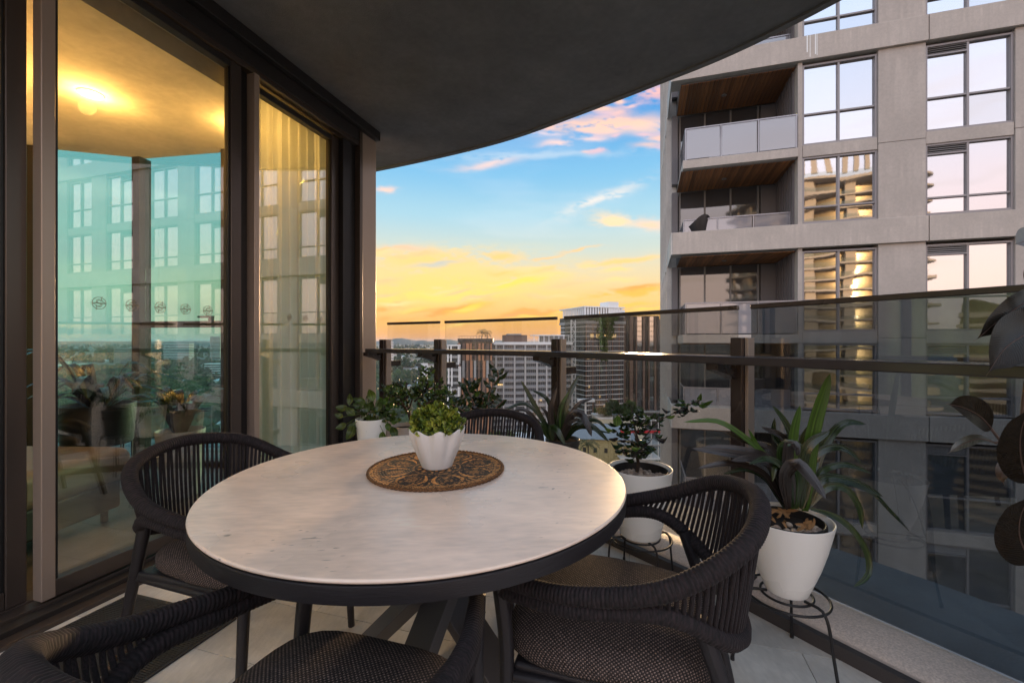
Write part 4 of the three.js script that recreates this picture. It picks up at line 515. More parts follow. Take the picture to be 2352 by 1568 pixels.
// ---------------------------------------------------------------- dining table
const TC = V(-0.276, 0, -1.412), TR = 0.627, TT = 0.75;
{
  const t = thing('round_table', 'round dining table with pale stone look top, black rim and crossed metal legs', 'table', TC, GR);
  const top = lathe([[0, 0.739], [TR - 0.006, 0.739], [TR - 0.002, 0.741], [TR, 0.7445], [TR - 0.001, 0.748], [TR - 0.005, TT], [0, TT]], 128); part('table_top', metric(top), stoneM, t);
  part('rim', lathe([[TR - 0.05, 0.70], [TR - 0.004, 0.70], [TR - 0.001, 0.702], [TR - 0.001, 0.7345], [TR - 0.004, 0.737], [TR - 0.05, 0.737], [TR - 0.05, 0.70]], 128), chairMetal, t);
  const under = new THREE.CylinderGeometry(TR - 0.055, TR - 0.055, 0.012, 64); under.translate(0, 0.729, 0); part('under_plate', under, chairMetal, t);
  const legM = M([0.085, 0.078, 0.078], 0.5, { metalness: 0.2 });
  for (let i = 0; i < 4; i++) { const a = i * Math.PI / 2 + 0.35, A = V(Math.cos(a) * 0.33, 0.715, Math.sin(a) * 0.33), B = V(Math.cos(a + Math.PI - 0.35) * 0.36, 0.012, Math.sin(a + Math.PI - 0.35) * 0.36), L = A.distanceTo(B); const g = rbx(-0.055, 0.055, 0, L, -0.02, 0.02, 0.004); const y = A.clone().sub(B).normalize(), x = V(0, 0, 0).crossVectors(y, V(Math.cos(a), 0, Math.sin(a))).normalize(); g.applyMatrix4(new THREE.Matrix4().makeBasis(x, y, V(0, 0, 0).crossVectors(x, y))); g.translate(B.x, B.y, B.z); part('leg', g, legM, t); }
  part('hub', new THREE.CylinderGeometry(0.16, 0.19, 0.06, 24).translate(0, 0.69, 0), legM, t);
}
// ---------------------------------------------------------------- rope armchairs
const chair0 = (() => {
  const t = thing('rope_chair', 'near rope armchair with its back to the camera at the bottom left', 'chair');
  const plan = [[-0.235, -0.285], [-0.285, -0.10], [-0.29, 0.10], [-0.215, 0.255], [0, 0.32], [0.215, 0.255], [0.29, 0.10], [0.285, -0.10], [0.235, -0.285]];
  const hU = [0.60, 0.62, 0.67, 0.75, 0.785, 0.75, 0.67, 0.62, 0.60], hL = [0.572, 0.588, 0.608, 0.528, 0.478, 0.528, 0.608, 0.588, 0.572], kL = [1, 0.985, 0.95, 0.90, 0.88, 0.90, 0.95, 0.985, 1];
  const up = plan.map(([x, z], i) => V(x, hU[i], z)), lo = plan.map(([x, z], i) => V(x * kL[i], hL[i], z * (z > 0 ? kL[i] : 1)));
  const cu = new THREE.CatmullRomCurve3(up), cl = new THREE.CatmullRomCurve3(lo);
  const wrap = (f, n) => { const rd = (l, a) => 1 + 0.085 * (Math.abs(Math.sin(l * 330 + a * 0.5)) - 0.5) + 0.02 * (vnoise(l * 90, a * 2) - 0.5); return rd; };
  part('top_rail', tube(up, u => 0.0228 - 0.005 * Math.pow(Math.abs(u - 0.5) * 2, 3), 900, 10, wrap()), ropeM, t);
  part('bottom_rail', tube(lo, u => 0.0205 - 0.003 * Math.pow(Math.abs(u - 0.5) * 2, 3), 760, 8, wrap()), ropeM, t);
  const N = 58; for (let i = 0; i < N; i++) { const u = 0.20 + 0.60 * i / (N - 1), a = cu.getPointAt(u), b = cl.getPointAt(clamp(u + 0.010)); const m = a.clone().lerp(b, 0.5), out = V(m.x, 0, m.z).normalize(); a.addScaledVector(out, i % 2 ? 0.004 : -0.004); m.addScaledVector(out, 0.003); part('rope_strand', tube([a, m, b], 0.0052, 4, 6), ropeM, t); }
  // seat cushion: rounded, slightly crowned
  { const pos = [], idx = [], uv = [], n = 48, rings = [[0, 0.492], [0.3, 0.491], [0.6, 0.487], [0.8, 0.479], [0.92, 0.468], [0.98, 0.454], [1, 0.436], [0.995, 0.418], [0.96, 0.406], [0.6, 0.404], [0, 0.404]];
    rings.forEach(([k, y]) => { for (let j = 0; j <= n; j++) { const a = j / n * Math.PI * 2, c = Math.cos(a), s = Math.sin(a), q = Math.pow(Math.abs(c), 4.2) + Math.pow(Math.abs(s), 4.2), rr = Math.pow(q, -1 / 4.2); const x = c * rr * 0.245 * k * (1 + (s > 0 ? -0.10 * s : 0.02)), z = s * rr * 0.245 * k * 1.06 - 0.038; pos.push(x, y, z); const dn = Math.max(0, 0.47 - y) * (k > 0.9 ? 1 : 0); uv.push(x + c * dn, z + s * dn); } });
    for (let i = 0; i < rings.length - 1; i++) for (let j = 0; j < n; j++) { const a = i * (n + 1) + j, b = a + n + 1; idx.push(a, a + 1, b, b, a + 1, b + 1); }
    const g = new THREE.BufferGeometry(); g.setAttribute('position', new THREE.Float32BufferAttribute(pos, 3)); g.setAttribute('uv', new THREE.Float32BufferAttribute(uv, 2)); g.setIndex(idx); g.computeVertexNormals(); part('seat', g, seatM, t); }
  part('seat_frame', rbx(-0.232, 0.232, 0.362, 0.402, -0.255, 0.215, 0.012), chairMetal, t);
  for (const s of [-1, 1]) {
    part('leg', tube([V(s * 0.232, 0.607, -0.29), V(s * 0.236, 0.45, -0.270), V(s * 0.25, 0.2, -0.268), V(s * 0.262, 0.004, -0.27)], u => 0.0205 - 0.007 * u, 14, 10), chairMetal, t);
    part('leg', tube([V(s * 0.232, 0.585, 0.165), V(s * 0.222, 0.28, 0.262), V(s * 0.238, 0.004, 0.322)], u => 0.020 - 0.0065 * u, 10, 10), chairMetal, t);
    part('side_rail', tube([V(s * 0.236, 0.375, -0.25), V(s * 0.218, 0.375, 0.23)], 0.013, 2, 8), chairMetal, t);
  }
  return t;
})();
chair0.userData.group = 'rope armchairs round the table';
chair0.position.set(-0.385, 0, -0.775); chair0.rotation.y = GR;
copyOf(chair0, V(0.315, 0, -1.20), 1.262, 'rope armchair at the right of the table before the tall strappy plant');
copyOf(chair0, V(-1.0, 0, -1.63), -1.866, 'rope armchair at the left of the table beside the glass doors');
copyOf(chair0, V(-0.17, 0, -2.12), GR + Math.PI, 'rope armchair at the far side of the table behind the boxwood pot');
{ // woven cord tied round the left chair's leg
  const c = V(-1.195, 0.20, -1.335), pts = []; for (let i = 0; i <= 40; i++) { const a = i / 40 * Math.PI * 6; pts.push(V(c.x + Math.cos(a) * 0.034 + i * 0.0004, c.y - 0.03 + i * 0.0012, c.z + Math.sin(a) * 0.034)); } single('cord_band', tube(pts, 0.009, 150, 6, (l, a) => 1 + 0.25 * Math.sin(l * 330 + a * 2)), M([0.24, 0.14, 0.06], 0.85, { map: fibreT }), 'brown woven cord wound round the left chair leg above the mat', 'cord');
}
// ---------------------------------------------------------------- placemat and the boxwood pot
{
  const t = thing('placemat', 'round jute placemat printed with black petal pattern under the white pot', 'placemat', V(-0.252, TT, -1.462)); const R = 0.222;
  const pm = tex(1024, 1024, (x, y) => { const u = (x - 0.5) * 2 * R, v = (y - 0.5) * 2 * R, d = Math.hypot(u, v) / R, a = Math.atan2(v, u), sp = d * 26, k = Math.sin(a * 190 * d + Math.floor(sp) * 1.7), w = 0.5 + 0.5 * Math.sin(sp * Math.PI * 2), nz = fbm(x * 70, y * 70, 3, 70, 70);
    const p = (a / (Math.PI * 2) * 8 % 1 + 1) % 1 - 0.5, petal = (d - 0.64) / 0.24, pw = 0.44 * Math.sqrt(Math.max(0, 1 - petal * petal)), e = Math.abs(p) / (pw + 1e-4);
    let j = 0; if (Math.abs(petal) < 1 && e > 0.76 && e < 1.02) j = 1; if (Math.abs(petal) < 0.5 && e < 0.3 && k > 0) j = 0.8; if (Math.abs(petal) < 0.75 && e > 0.42 && e < 0.56 && nz > 0.54) j = 0.7; if (d > 0.9) j = k > 0.15 || d > 0.965 ? 1 : 0.2; if (Math.abs(d - 0.36) < 0.012 || Math.abs(d - 0.895) < 0.008) j = 0.7; if (d < 0.3 && Math.sin(a * 12) * Math.sin(d * 40) > 0.3) j = 0.9; if (Math.abs(petal) > 0.4 && petal > 0 && d < 0.88 && e > 1.15 && Math.sin(a * 64) > 0.35) j = 0.85; if (nz < 0.38) j *= 0.2; if (nz > 0.64) j = Math.max(j, 0.45);
    const q = 0.7 + 0.35 * k * 0.5 + 0.3 * (nz - 0.5); return [lerp(0.19, 0.95, j) * q * 1.15, lerp(0.165, 0.66, j) * q * 1.15, lerp(0.155, 0.36, j) * q * 1.15]; }, 1);
  const bm = tex(512, 512, (x, y) => { const u = x - 0.5, v = y - 0.5, d = Math.hypot(u, v) * 2, a = Math.atan2(v, u); return 0.5 + 0.3 * Math.sin(d * 26 * Math.PI * 2) + 0.2 * Math.sin(a * 190 * d); }, 1, false);
  const g = new THREE.CircleGeometry(R - 0.006, 96); g.rotateX(-Math.PI / 2); g.translate(0, 0.0075, 0); part('weave', g, M([1, 1, 1], 0.9, { map: pm, bumpMap: bm, bumpScale: 0.002 }), t);
  const bMat = M([0.46, 0.24, 0.085], 0.85, { map: fibreT }); for (const ph of [0, Math.PI]) { const pts = []; for (let i = 0; i <= 360; i++) { const a = i / 360 * Math.PI * 2, b = a * 46 + ph; pts.push(V(Math.cos(a) * (R - 0.002 + Math.cos(b) * 0.003), 0.006 + Math.sin(b) * 0.0025, Math.sin(a) * (R - 0.002 + Math.cos(b) * 0.003))); } part('braided_edge', tube(pts, u => 0.0036, 720, 6), bMat, t); }
}
const soilM = M([0.05, 0.038, 0.03], 0.95, { bumpMap: rep(grain, 6), bumpScale: 0.006, map: mottle });
{
  const t = thing('ceramic_pot', 'white fluted ceramic pot with wavy rim on the jute placemat', 'pot', V(-0.253, TT + 0.0085, -1.468), 0.25), n = 160, prof = [[0.0, 0.0], [0.046, 0.0], [0.0505, 0.003], [0.058, 0.024], [0.069, 0.052], [0.079, 0.080], [0.087, 0.108], [0.0905, 0.1245], [0.0895, 0.128], [0.086, 0.1265], [0.082, 0.112], [0.073, 0.078], [0, 0.074]], pos = [], idx = [];
  prof.forEach(([r, y], i) => { for (let j = 0; j <= n; j++) { const a = j / n * Math.PI * 2, s = Math.cos(a * 8), k = smooth(0.0, 0.09, y) , flute = (Math.cos(a * 8) + 0.22 * Math.cos(a * 16 + Math.PI)) * 0.058 * k * (r > 0.03 ? 1 : 0); const rr = r * (1 + flute), yy = y + (y > 0.1 ? 0.0075 * s * smooth(0.1, 0.125, y) : 0); pos.push(Math.cos(a) * rr, yy, Math.sin(a) * rr); } });
  for (let i = 0; i < prof.length - 1; i++) for (let j = 0; j < n; j++) { const a = i * (n + 1) + j, b = a + n + 1; idx.push(a, b, a + 1, b, b + 1, a + 1); }
  const g = new THREE.BufferGeometry(); g.setAttribute('position', new THREE.Float32BufferAttribute(pos, 3)); g.setIndex(idx); g.computeVertexNormals(); part('bowl', metric(g), M([0.74, 0.71, 0.68], 0.5, { bumpMap: grain, bumpScale: 0.0004 }), t);
  part('soil', new THREE.CylinderGeometry(0.078, 0.072, 0.02, 32).translate(0, 0.095, 0), soilM, t);
  const b = thing('boxwood_plant', 'round bright green boxwood ball growing in the fluted white pot', 'plant', V(-0.253, TT + 0.10, -1.468)), r = rng(3);
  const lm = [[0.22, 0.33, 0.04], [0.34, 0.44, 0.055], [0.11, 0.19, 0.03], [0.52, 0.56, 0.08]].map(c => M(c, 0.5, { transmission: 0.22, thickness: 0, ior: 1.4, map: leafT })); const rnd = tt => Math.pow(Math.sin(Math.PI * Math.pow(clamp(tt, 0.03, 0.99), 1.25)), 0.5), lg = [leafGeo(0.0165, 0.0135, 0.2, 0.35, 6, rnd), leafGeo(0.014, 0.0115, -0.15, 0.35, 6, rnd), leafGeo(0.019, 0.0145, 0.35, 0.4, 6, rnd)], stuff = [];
  for (let i = 0; i < 60; i++) { const a = i * 2.4, e = Math.acos(1 - r() * 0.95), d = V(Math.cos(a) * Math.sin(e), Math.cos(e), Math.sin(a) * Math.sin(e)); part('stem', tube([V(d.x * 0.015, 0, d.z * 0.015), V(d.x * 0.05, 0.03 + d.y * 0.03, d.z * 0.05), V(d.x * 0.078, 0.018 + d.y * 0.065, d.z * 0.078)], 0.0011, 4, 4), M([0.10, 0.13, 0.04], 0.8), b); }
  for (let i = 0; i < 760; i++) { const a = r() * 6.283, ct = 1 - Math.pow(r(), 0.9) * 1.0, st = Math.sqrt(Math.max(0, 1 - ct * ct)), rr = 0.045 + 0.046 * Math.pow(r(), 0.6) + 0.02 * (fbm(a * 3, ct * 4, 2) - 0.5), d = V(Math.cos(a) * st, ct, Math.sin(a) * st), p = V(d.x * rr * 0.97, 0.030 + d.y * rr * 0.92, d.z * rr * 0.97); const dir = d.clone().multiplyScalar(0.35).add(V(r() - 0.5, r() * 0.9 - 0.2, r() - 0.5).multiplyScalar(1.5)), face = V(r() - 0.5, r() * 0.5, r() - 0.5).multiplyScalar(1.1).addScaledVector(d, 0.9); const outer = rr > 0.075, mi = outer ? (r() < 0.35 ? 3 : r() < 0.6 ? 1 : 0) : (r() < 0.6 ? 2 : 0), s = 0.8 + r() * 0.5; putLeaf(lg[i % 3], lm[mi], b, p, dir, face, s); if (b.children.length > 355 && i < 760) { const m = b.children.pop(); m.parent = null; m.updateMatrix(); stuff.push([m.geometry.clone().applyMatrix4(m.matrix), mi]); } }  // inner leaves mostly darker green, shade of the gaps put into colour
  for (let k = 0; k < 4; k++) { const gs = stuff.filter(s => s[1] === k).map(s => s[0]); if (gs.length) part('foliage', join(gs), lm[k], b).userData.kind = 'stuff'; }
}
// ---------------------------------------------------------------- doormat
{
  const t = thing('doormat', 'black ribbed rubber doormat with an inset border by the door sill', 'mat', grid(-1.975, 0, -0.93), GR), m = M([0.022, 0.021, 0.022], 0.62), w = 0.318, l = 0.50; part('base', rbx(-w, w, 0.0005, 0.007, -l, l, 0.003), m, t);
  const rg = []; for (let i = 0; i < 108; i++) { const x = -l + 0.02 + i * 0.0091; for (const [a, b] of Math.abs(x) > l - 0.155 ? [[-w + 0.015, w - 0.015]] : [[-w + 0.015, -w + 0.15], [w - 0.15, w - 0.015]]) rg.push(bx(a, b, 0.007, 0.0095, x, x + 0.0045)); } part('rib', join(rg), m, t).userData.kind = 'stuff';
  const fr = M([0.12, 0.115, 0.11], 0.6); for (const s of [-1, 1]) { part('border', bx(-w + 0.163, w - 0.163, 0.007, 0.0105, s * (l - 0.158) - 0.003, s * (l - 0.158) + 0.003), fr, t); part('border', bx(s * (w - 0.16) - 0.003, s * (w - 0.16) + 0.003, 0.007, 0.0104, -l + 0.155, l - 0.155), fr, t); }
  const ig = []; for (let i = 0; i < 32; i++) { const x = -w + 0.175 + i * 0.0092; ig.push(bx(x, x + 0.0045, 0.007, 0.0092, -l + 0.17, l - 0.17)); } part('inner_rib', join(ig), m, t).userData.kind = 'stuff';
}
// ---------------------------------------------------------------- plants and their pots
const leafDark = [[0.030, 0.058, 0.022], [0.044, 0.082, 0.026], [0.060, 0.045, 0.048]].map(c => M(c, 0.25, { map: leafT, bumpMap: leafT, bumpScale: 0.0008 })), leafGreen = [[0.11, 0.23, 0.032], [0.18, 0.28, 0.05], [0.09, 0.16, 0.04]].map(c => M(c, 0.38, { map: leafT, transmission: 0.18, thickness: 0, ior: 1.4 }));
function wireStand(label, p, R, h, turn, feet = 4, ff = 1.2) { const t = thing('plant_stand', label, 'plant stand', p, turn); const ring = (r, y) => { const g = new THREE.TorusGeometry(r, 0.0045, 8, 56); g.rotateX(Math.PI / 2); g.translate(0, y, 0); return g; }; part('ring', ring(R, h), blackMetal, t); part('ring', ring(R * 0.62, h + 0.004), blackMetal, t); for (let i = 0; i < feet; i++) { const a = i / feet * Math.PI * 2, c = Math.cos(a), s = Math.sin(a); part('leg', tube([V(c * R * 0.5, h + 0.010, s * R * 0.5), V(c * R * 0.93, h + 0.010, s * R * 0.93), V(c * R * 1.06, h - 0.012, s * R * 1.06), V(c * R * lerp(1.06, ff, 0.5), h * 0.5, s * R * lerp(1.06, ff, 0.5)), V(c * R * ff, 0.0, s * R * ff)], 0.0052, 22, 8), blackMetal, t); part('foot', new THREE.CylinderGeometry(0.007, 0.0075, 0.018, 10).translate(c * R * (ff - 0.005), 0.009, s * R * (ff - 0.005)), blackMetal, t); } return t; }
function taperPot(label, p, prof, mat, soil) { const t = thing('plant_pot', label, 'pot', p); part('shell', metric(lathe(prof, 64)), mat, t); if (soil) part('soil', new THREE.CylinderGeometry(soil[1], soil[1] * 0.95, 0.02, 40).translate(0, soil[0], 0), soilM, t); return t; }
const pebbleM = [[0.46, 0.34, 0.25], [0.36, 0.27, 0.21], [0.56, 0.45, 0.35], [0.27, 0.21, 0.17]].map(c => M(c, 0.6, { bumpMap: grain, bumpScale: 0.0006 }));
function pebbles(t, n, R, y, s, seed, cx = 0, cz = 0) { const r = rng(seed); const gs = [0, 1, 2].map(k => { const g = new THREE.IcosahedronGeometry(1, 1), p = g.attributes.position; for (let i = 0; i < p.count; i++) { const q = V(p.getX(i), p.getY(i), p.getZ(i)), f = 0.85 + 0.4 * fbm(q.x * 1.2 + k * 5 + 3, q.y * 1.2 + q.z + 3, 2); p.setXYZ(i, q.x * f, q.y * f * 0.72, q.z * f * 0.85); } const m = mergeVertices((g.deleteAttribute('normal'), g.deleteAttribute('uv'), g)); m.computeVertexNormals(); return metric(m); }); for (let i = 0; i < n; i++) { const a = r() * 6.283, d = R * Math.sqrt(r()), m = part('pebble', gs[i % 3], pebbleM[Math.floor(r() * 4)], t); m.position.set(cx + Math.cos(a) * d, y + r() * s * 0.8, cz + Math.sin(a) * d); m.rotation.set((r() - 0.5) * 0.9, r() * 6, (r() - 0.5) * 0.9); m.scale.setScalar(s * (0.7 + r() * 0.6)); } }
// strappy plants: blades read from the photograph as paths, each at a depth of its own
function strappy(name, label, base, f, list, face, mats) { const t = thing(name, label, 'plant', base); list.forEach(([pts, w, z0, z1, mi], i) => { const P = pts.map(([x, y], k) => { const u = k / (pts.length - 1), z = lerp(z0, z1, u); return at(...f(x, y), z).sub(base); }); part('leaf', blade(P, w, face, 18, 0.22), mats[mi ?? i % mats.length], t); }); return t; }
{ // tall strappy plant in the large white pot, right
  const z = 1.62, c = V(1.003, 0, -1.59); wireStand('black wire plant stand under the largest white pot', c, 0.134, 0.258, -1.187, 3, 1.39);
  const pot = taperPot('largest smooth white pot on a wire stand beside the right chair', V(c.x, 0.271, c.z), [[0, 0], [0.064, 0], [0.069, 0.004], [0.085, 0.045], [0.107, 0.105], [0.126, 0.17], [0.141, 0.235], [0.148, 0.268], [0.1475, 0.271], [0.143, 0.269], [0.14, 0.25], [0.132, 0.22], [0, 0.215]], whitePot);
  part('inner_pot', lathe([[0.108, 0.2], [0.116, 0.262], [0.12, 0.264], [0.124, 0.26], [0.126, 0.2]], 48), blackMetal, pot); part('soil', new THREE.CylinderGeometry(0.116, 0.11, 0.02, 40).translate(0, 0.225, 0), soilM, pot); pebbles(pot, 26, 0.04, 0.242, 0.011, 5, 0.05, 0.06); pebbles(pot, 12, 0.05, 0.242, 0.011, 6, -0.035, 0.065);
  const hM = M([0.26, 0.14, 0.055], 0.85); { const r = rng(8); for (let i = 0; i < 12; i++) { const a = r() * 6.28, q = V(Math.cos(a) * 0.05, 0.255, Math.sin(a) * 0.06 + 0.03); part('dry_husk', blade([q, q.clone().add(V((r() - 0.5) * 0.05, 0.018, (r() - 0.5) * 0.04)), q.clone().add(V((r() - 0.5) * 0.06, 0.022 + r() * 0.02, (r() - 0.5) * 0.05))], 0.012, V(0, 0.3, 1), 5, 0.5), hM, pot); } }
  const f = (x, y) => [1544.2 + x * 0.2651, 831.5 + y * 0.2651], Z = 1.62;
  strappy('clivia_plant', 'large strappy plant with one tall upright leaf in the largest white pot', V(c.x, 0.50, c.z), f, [
    [[[1150, 1290], [1215, 640], [1370, 95]], 0.052, Z, Z - 0.03, 3], [[[1050, 1270], [1050, 650], [1110, 372]], 0.036, Z - 0.02, Z - 0.05, 3], [[[1080, 1270], [1035, 650], [960, 490], [865, 372]], 0.032, Z, Z + 0.02, 1], [[[1040, 1270], [830, 840], [650, 670], [400, 515], [95, 518]], 0.024, Z, Z + 0.05, 3], [[[1050, 1260], [980, 680], [770, 560]], 0.034, Z + 0.03, Z + 0.02, 2],
    [[[1010, 1260], [870, 770], [660, 690], [425, 600]], 0.028, Z + 0.02, Z + 0.05, 2], [[[1000, 1270], [830, 880], [560, 800], [165, 747]], 0.034, Z - 0.02, Z - 0.06, 2], [[[1010, 1260], [850, 850], [600, 765], [255, 735]], 0.034, Z, Z + 0.02, 2], [[[1000, 1270], [780, 960], [520, 875], [220, 918]], 0.026, Z - 0.02, Z - 0.03, 2], [[[1010, 1270], [900, 920], [700, 835], [510, 852]], 0.034, Z - 0.04, Z - 0.08, 2],
    [[[1050, 1260], [970, 930], [830, 838], [665, 882]], 0.026, Z - 0.06, Z - 0.12, 0], [[[1005, 1260], [985, 960], [1080, 880], [1210, 1010], [1335, 1188]], 0.046, Z - 0.06, Z - 0.20, 2], [[[1110, 1260], [1170, 740], [1370, 595]], 0.04, Z - 0.02, Z - 0.04, 0], [[[1140, 1260], [1310, 740], [1490, 530], [1685, 537]], 0.034, Z + 0.04, Z + 0.08, 1], [[[1140, 1260], [1250, 800], [1440, 735], [1560, 790], [1650, 892]], 0.030, Z, Z - 0.05, 0],
    [[[1170, 1260], [1290, 960], [1480, 888], [1730, 962]], 0.024, Z + 0.02, Z + 0.05, 1], [[[1180, 1260], [1300, 1015], [1560, 1035], [1830, 1165]], 0.033, Z, Z, 0], [[[1180, 1260], [1350, 1085], [1500, 1095], [1620, 1260], [1650, 1445]], 0.028, Z, Z - 0.04, 1], [[[1180, 1270], [1400, 1060], [1700, 1110], [1900, 1300], [2065, 1470]], 0.019, Z + 0.02, Z + 0.06, 0], [[[1200, 1270], [1400, 1330], [1560, 1450], [1690, 1660], [1705, 1820], [1660, 1890], [1572, 1945]], 0.024, Z - 0.03, Z - 0.12, 1],
    [[[1040, 1260], [1000, 830], [1030, 690], [1085, 745], [1080, 815]], 0.042, Z - 0.05, Z - 0.12, 2], [[[1000, 1240], [830, 840], [740, 730], [660, 578]], 0.023, Z + 0.04, Z + 0.02, 3], [[[1080, 1260], [940, 790], [985, 700], [1140, 720]], 0.035, Z - 0.04, Z - 0.09, 1], [[[1100, 1250], [930, 720], [880, 640], [890, 480]], 0.03, Z + 0.08, Z + 0.08, 0], [[[1100, 1250], [1130, 700], [1215, 520]], 0.036, Z + 0.05, Z + 0.06, 1], [[[980, 1270], [800, 1000], [640, 930], [440, 970]], 0.022, Z + 0.02, Z + 0.05, 0], [[[1000, 1270], [760, 800], [545, 740]], 0.02, Z + 0.05, Z + 0.08, 1], [[[1080, 1270], [1090, 980], [1010, 880], [900, 900], [870, 1040]], 0.026, Z - 0.04, Z - 0.08, 1], [[[1120, 1270], [1200, 980], [1270, 860]], 0.03, Z - 0.01, Z, 0], [[[1060, 1270], [1080, 900], [1180, 800]], 0.036, Z, Z, 0],
  ], V(-0.1, 0.5, 0.9), [...leafDark, leafGreen[0]]);
}
{ // pebble filled pot with a small fig
  const z = 2.17, c = V(0.64, 0, -z); wireStand('black wire plant stand under the pebble filled pot', c, 0.15, 0.205, 0.2);
  const pot = taperPot('white cylinder pot topped with pebbles and a small tree', V(c.x, 0.218, c.z), [[0, 0], [0.09, 0], [0.098, 0.006], [0.112, 0.08], [0.128, 0.17], [0.143, 0.25], [0.152, 0.318], [0.155, 0.332], [0.153, 0.336], [0.149, 0.334], [0.144, 0.30], [0.13, 0.27], [0, 0.27]], whitePot);
  part('inner_pot', lathe([[0.118, 0.26], [0.128, 0.324], [0.132, 0.326], [0.137, 0.322], [0.136, 0.26]], 48), blackMetal, pot); pebbles(pot, 210, 0.117, 0.285, 0.0105, 9);
  const t = thing('fig_tree', 'small loose leaved tree with a long branch growing from pebbles in a white pot', 'plant', V(c.x, 0.49, c.z)), f = (x, y, dz = 0) => at(1128.5 + 0.2272 * x, 831.5 + 0.2272 * y, z + dz).sub(t.position), wood = M([0.13, 0.095, 0.07], 0.85, { map: fibreT }), r = rng(17);
  const br = [[[1470, 1110], [1490, 1040], [1475, 950], [1490, 830], [1460, 700], [1430, 560], [1420, 480]], [[1490, 830], [1600, 700], [1700, 590], [1800, 540], [1900, 480], [2010, 430], [2080, 390]], [[1478, 900], [1560, 850], [1620, 780], [1660, 680]], [[1485, 850], [1380, 780], [1300, 720], [1250, 700]], [[1460, 720], [1540, 600], [1600, 540]], [[1450, 640], [1370, 560], [1330, 520]], [[1478, 950], [1420, 900], [1390, 860]], [[1485, 860], [1430, 700], [1300, 640], [1280, 600]]];
  const lg = [leafGeo(0.043, 0.021, 0.5, 0.5, 6), leafGeo(0.036, 0.018, 0.3, 0.5, 6), leafGeo(0.05, 0.023, 0.7, 0.4, 6)];
  br.forEach((b, k) => { const P = b.map(([x, y], i) => f(x, y, k === 0 ? 0 : (i / b.length) * (k % 2 ? 0.12 : -0.12))); part(k ? 'branch' : 'trunk', tube(P, u => (k ? 0.0034 : 0.009) * (1 - 0.65 * u), 16, 6), wood, t); const cv = new THREE.CatmullRomCurve3(P), n = k === 1 ? 44 : k === 0 ? 40 : 16; for (let i = 0; i < n; i++) { const u = (k === 0 ? 0.25 : 0.15) + (k === 0 ? 0.75 : 0.85) * r(), q = cv.getPoint(u), a = r() * 6.28, d = V(Math.cos(a), -0.35 + r() * 0.7, Math.sin(a)); q.addScaledVector(d, 0.01 + r() * 0.03); putLeaf(lg[i % 3], k === 1 && u > 0.86 ? leafGreen[0] : r() < 0.06 ? leafGreen[1] : leafDark[Math.floor(r() * 2.4)], t, q, d, V(r() - 0.5, 1, 0.7), 0.8 + r() * 0.5); } });
  putLeaf(leafGeo(0.055, 0.042, 0.1, 0.2, 8), leafGreen[0], t, f(1275, 650, -0.05), V(0, 1, 0), V(0, 0, 1));
}
{ // black pot with a second strappy plant
  const z = 2.72, c = at(1292, 1000, z); c.y = 0; const st = wireStand('black wire plant stand below the pierced black pot', c, 0.105, 0.33, 0.3);
  const pot = taperPot('black plastic pot with a pierced rim behind the table', V(c.x, 0.345, c.z), [[0, 0], [0.08, 0], [0.086, 0.01], [0.099, 0.18], [0.106, 0.205], [0.108, 0.225], [0.105, 0.23], [0.098, 0.226], [0.094, 0.20], [0, 0.20]], M([0.024, 0.023, 0.025], 0.35));
  for (let i = 0; i < 40; i++) { const a = i / 40 * Math.PI * 2; part('slot', bx(-0.002, 0.002, 0.15, 0.175, -0.0015, 0.0015).translate(0, 0, 0.0985).rotateY(a), M([0.005, 0.005, 0.005], 0.9), pot); } part('soil', new THREE.CylinderGeometry(0.094, 0.09, 0.02, 30).translate(0, 0.205, 0), M([0.22, 0.11, 0.04], 0.95, { bumpMap: rep(grain, 8), bumpScale: 0.01 }), pot);
  const f = (x, y) => [1128.5 + 0.2272 * x, 831.5 + 0.2272 * y], Z = z;
  strappy('clivia_plant', 'second strappy plant with arching purplish leaves in the pierced black pot', V(c.x, 0.56, c.z), f, [
    [[[650, 790], [540, 620], [430, 420], [300, 185]], 0.032, Z, Z, 1], [[[650, 790], [600, 500], [660, 258]], 0.036, Z - 0.02, Z - 0.02, 2], [[[710, 790], [770, 380], [885, 130]], 0.038, Z, Z + 0.04, 1], [[[680, 790], [700, 470], [785, 300]], 0.026, Z, Z, 3], [[[720, 790], [800, 540], [900, 410], [1028, 370]], 0.028, Z - 0.02, Z - 0.06, 2], [[[620, 790], [500, 560], [340, 420], [110, 490]], 0.026, Z, Z - 0.03, 0], [[[610, 790], [470, 610], [330, 480], [160, 520]], 0.026, Z - 0.03, Z - 0.08, 2], [[[720, 790], [820, 530], [900, 520], [960, 610], [1015, 752]], 0.05, Z - 0.05, Z - 0.14, 2], [[[730, 790], [860, 640], [1000, 640], [1190, 805]], 0.036, Z - 0.02, Z - 0.08, 0], [[[740, 790], [900, 610], [1060, 590], [1190, 695]], 0.026, Z + 0.02, Z + 0.02, 0], [[[690, 790], [760, 640], [885, 568]], 0.03, Z - 0.06, Z - 0.12, 2], [[[600, 790], [500, 640], [445, 660], [420, 760]], 0.042, Z - 0.06, Z - 0.14, 1], [[[620, 790], [610, 650], [660, 680], [745, 835]], 0.036, Z - 0.08, Z - 0.16, 1], [[[680, 790], [560, 370], [405, 280]], 0.03, Z + 0.04, Z + 0.06, 0], [[[760, 790], [880, 670], [1215, 720]], 0.016, Z, Z, 0], [[[690, 790], [690, 560], [720, 400]], 0.036, Z, Z, 0], [[[640, 790], [560, 520], [500, 450]], 0.028, Z + 0.03, Z + 0.05, 2], [[[700, 790], [740, 600], [790, 480]], 0.034, Z, Z, 1],
  ], V(0, 0.5, 0.9), [...leafDark, leafGreen[0]]);
}
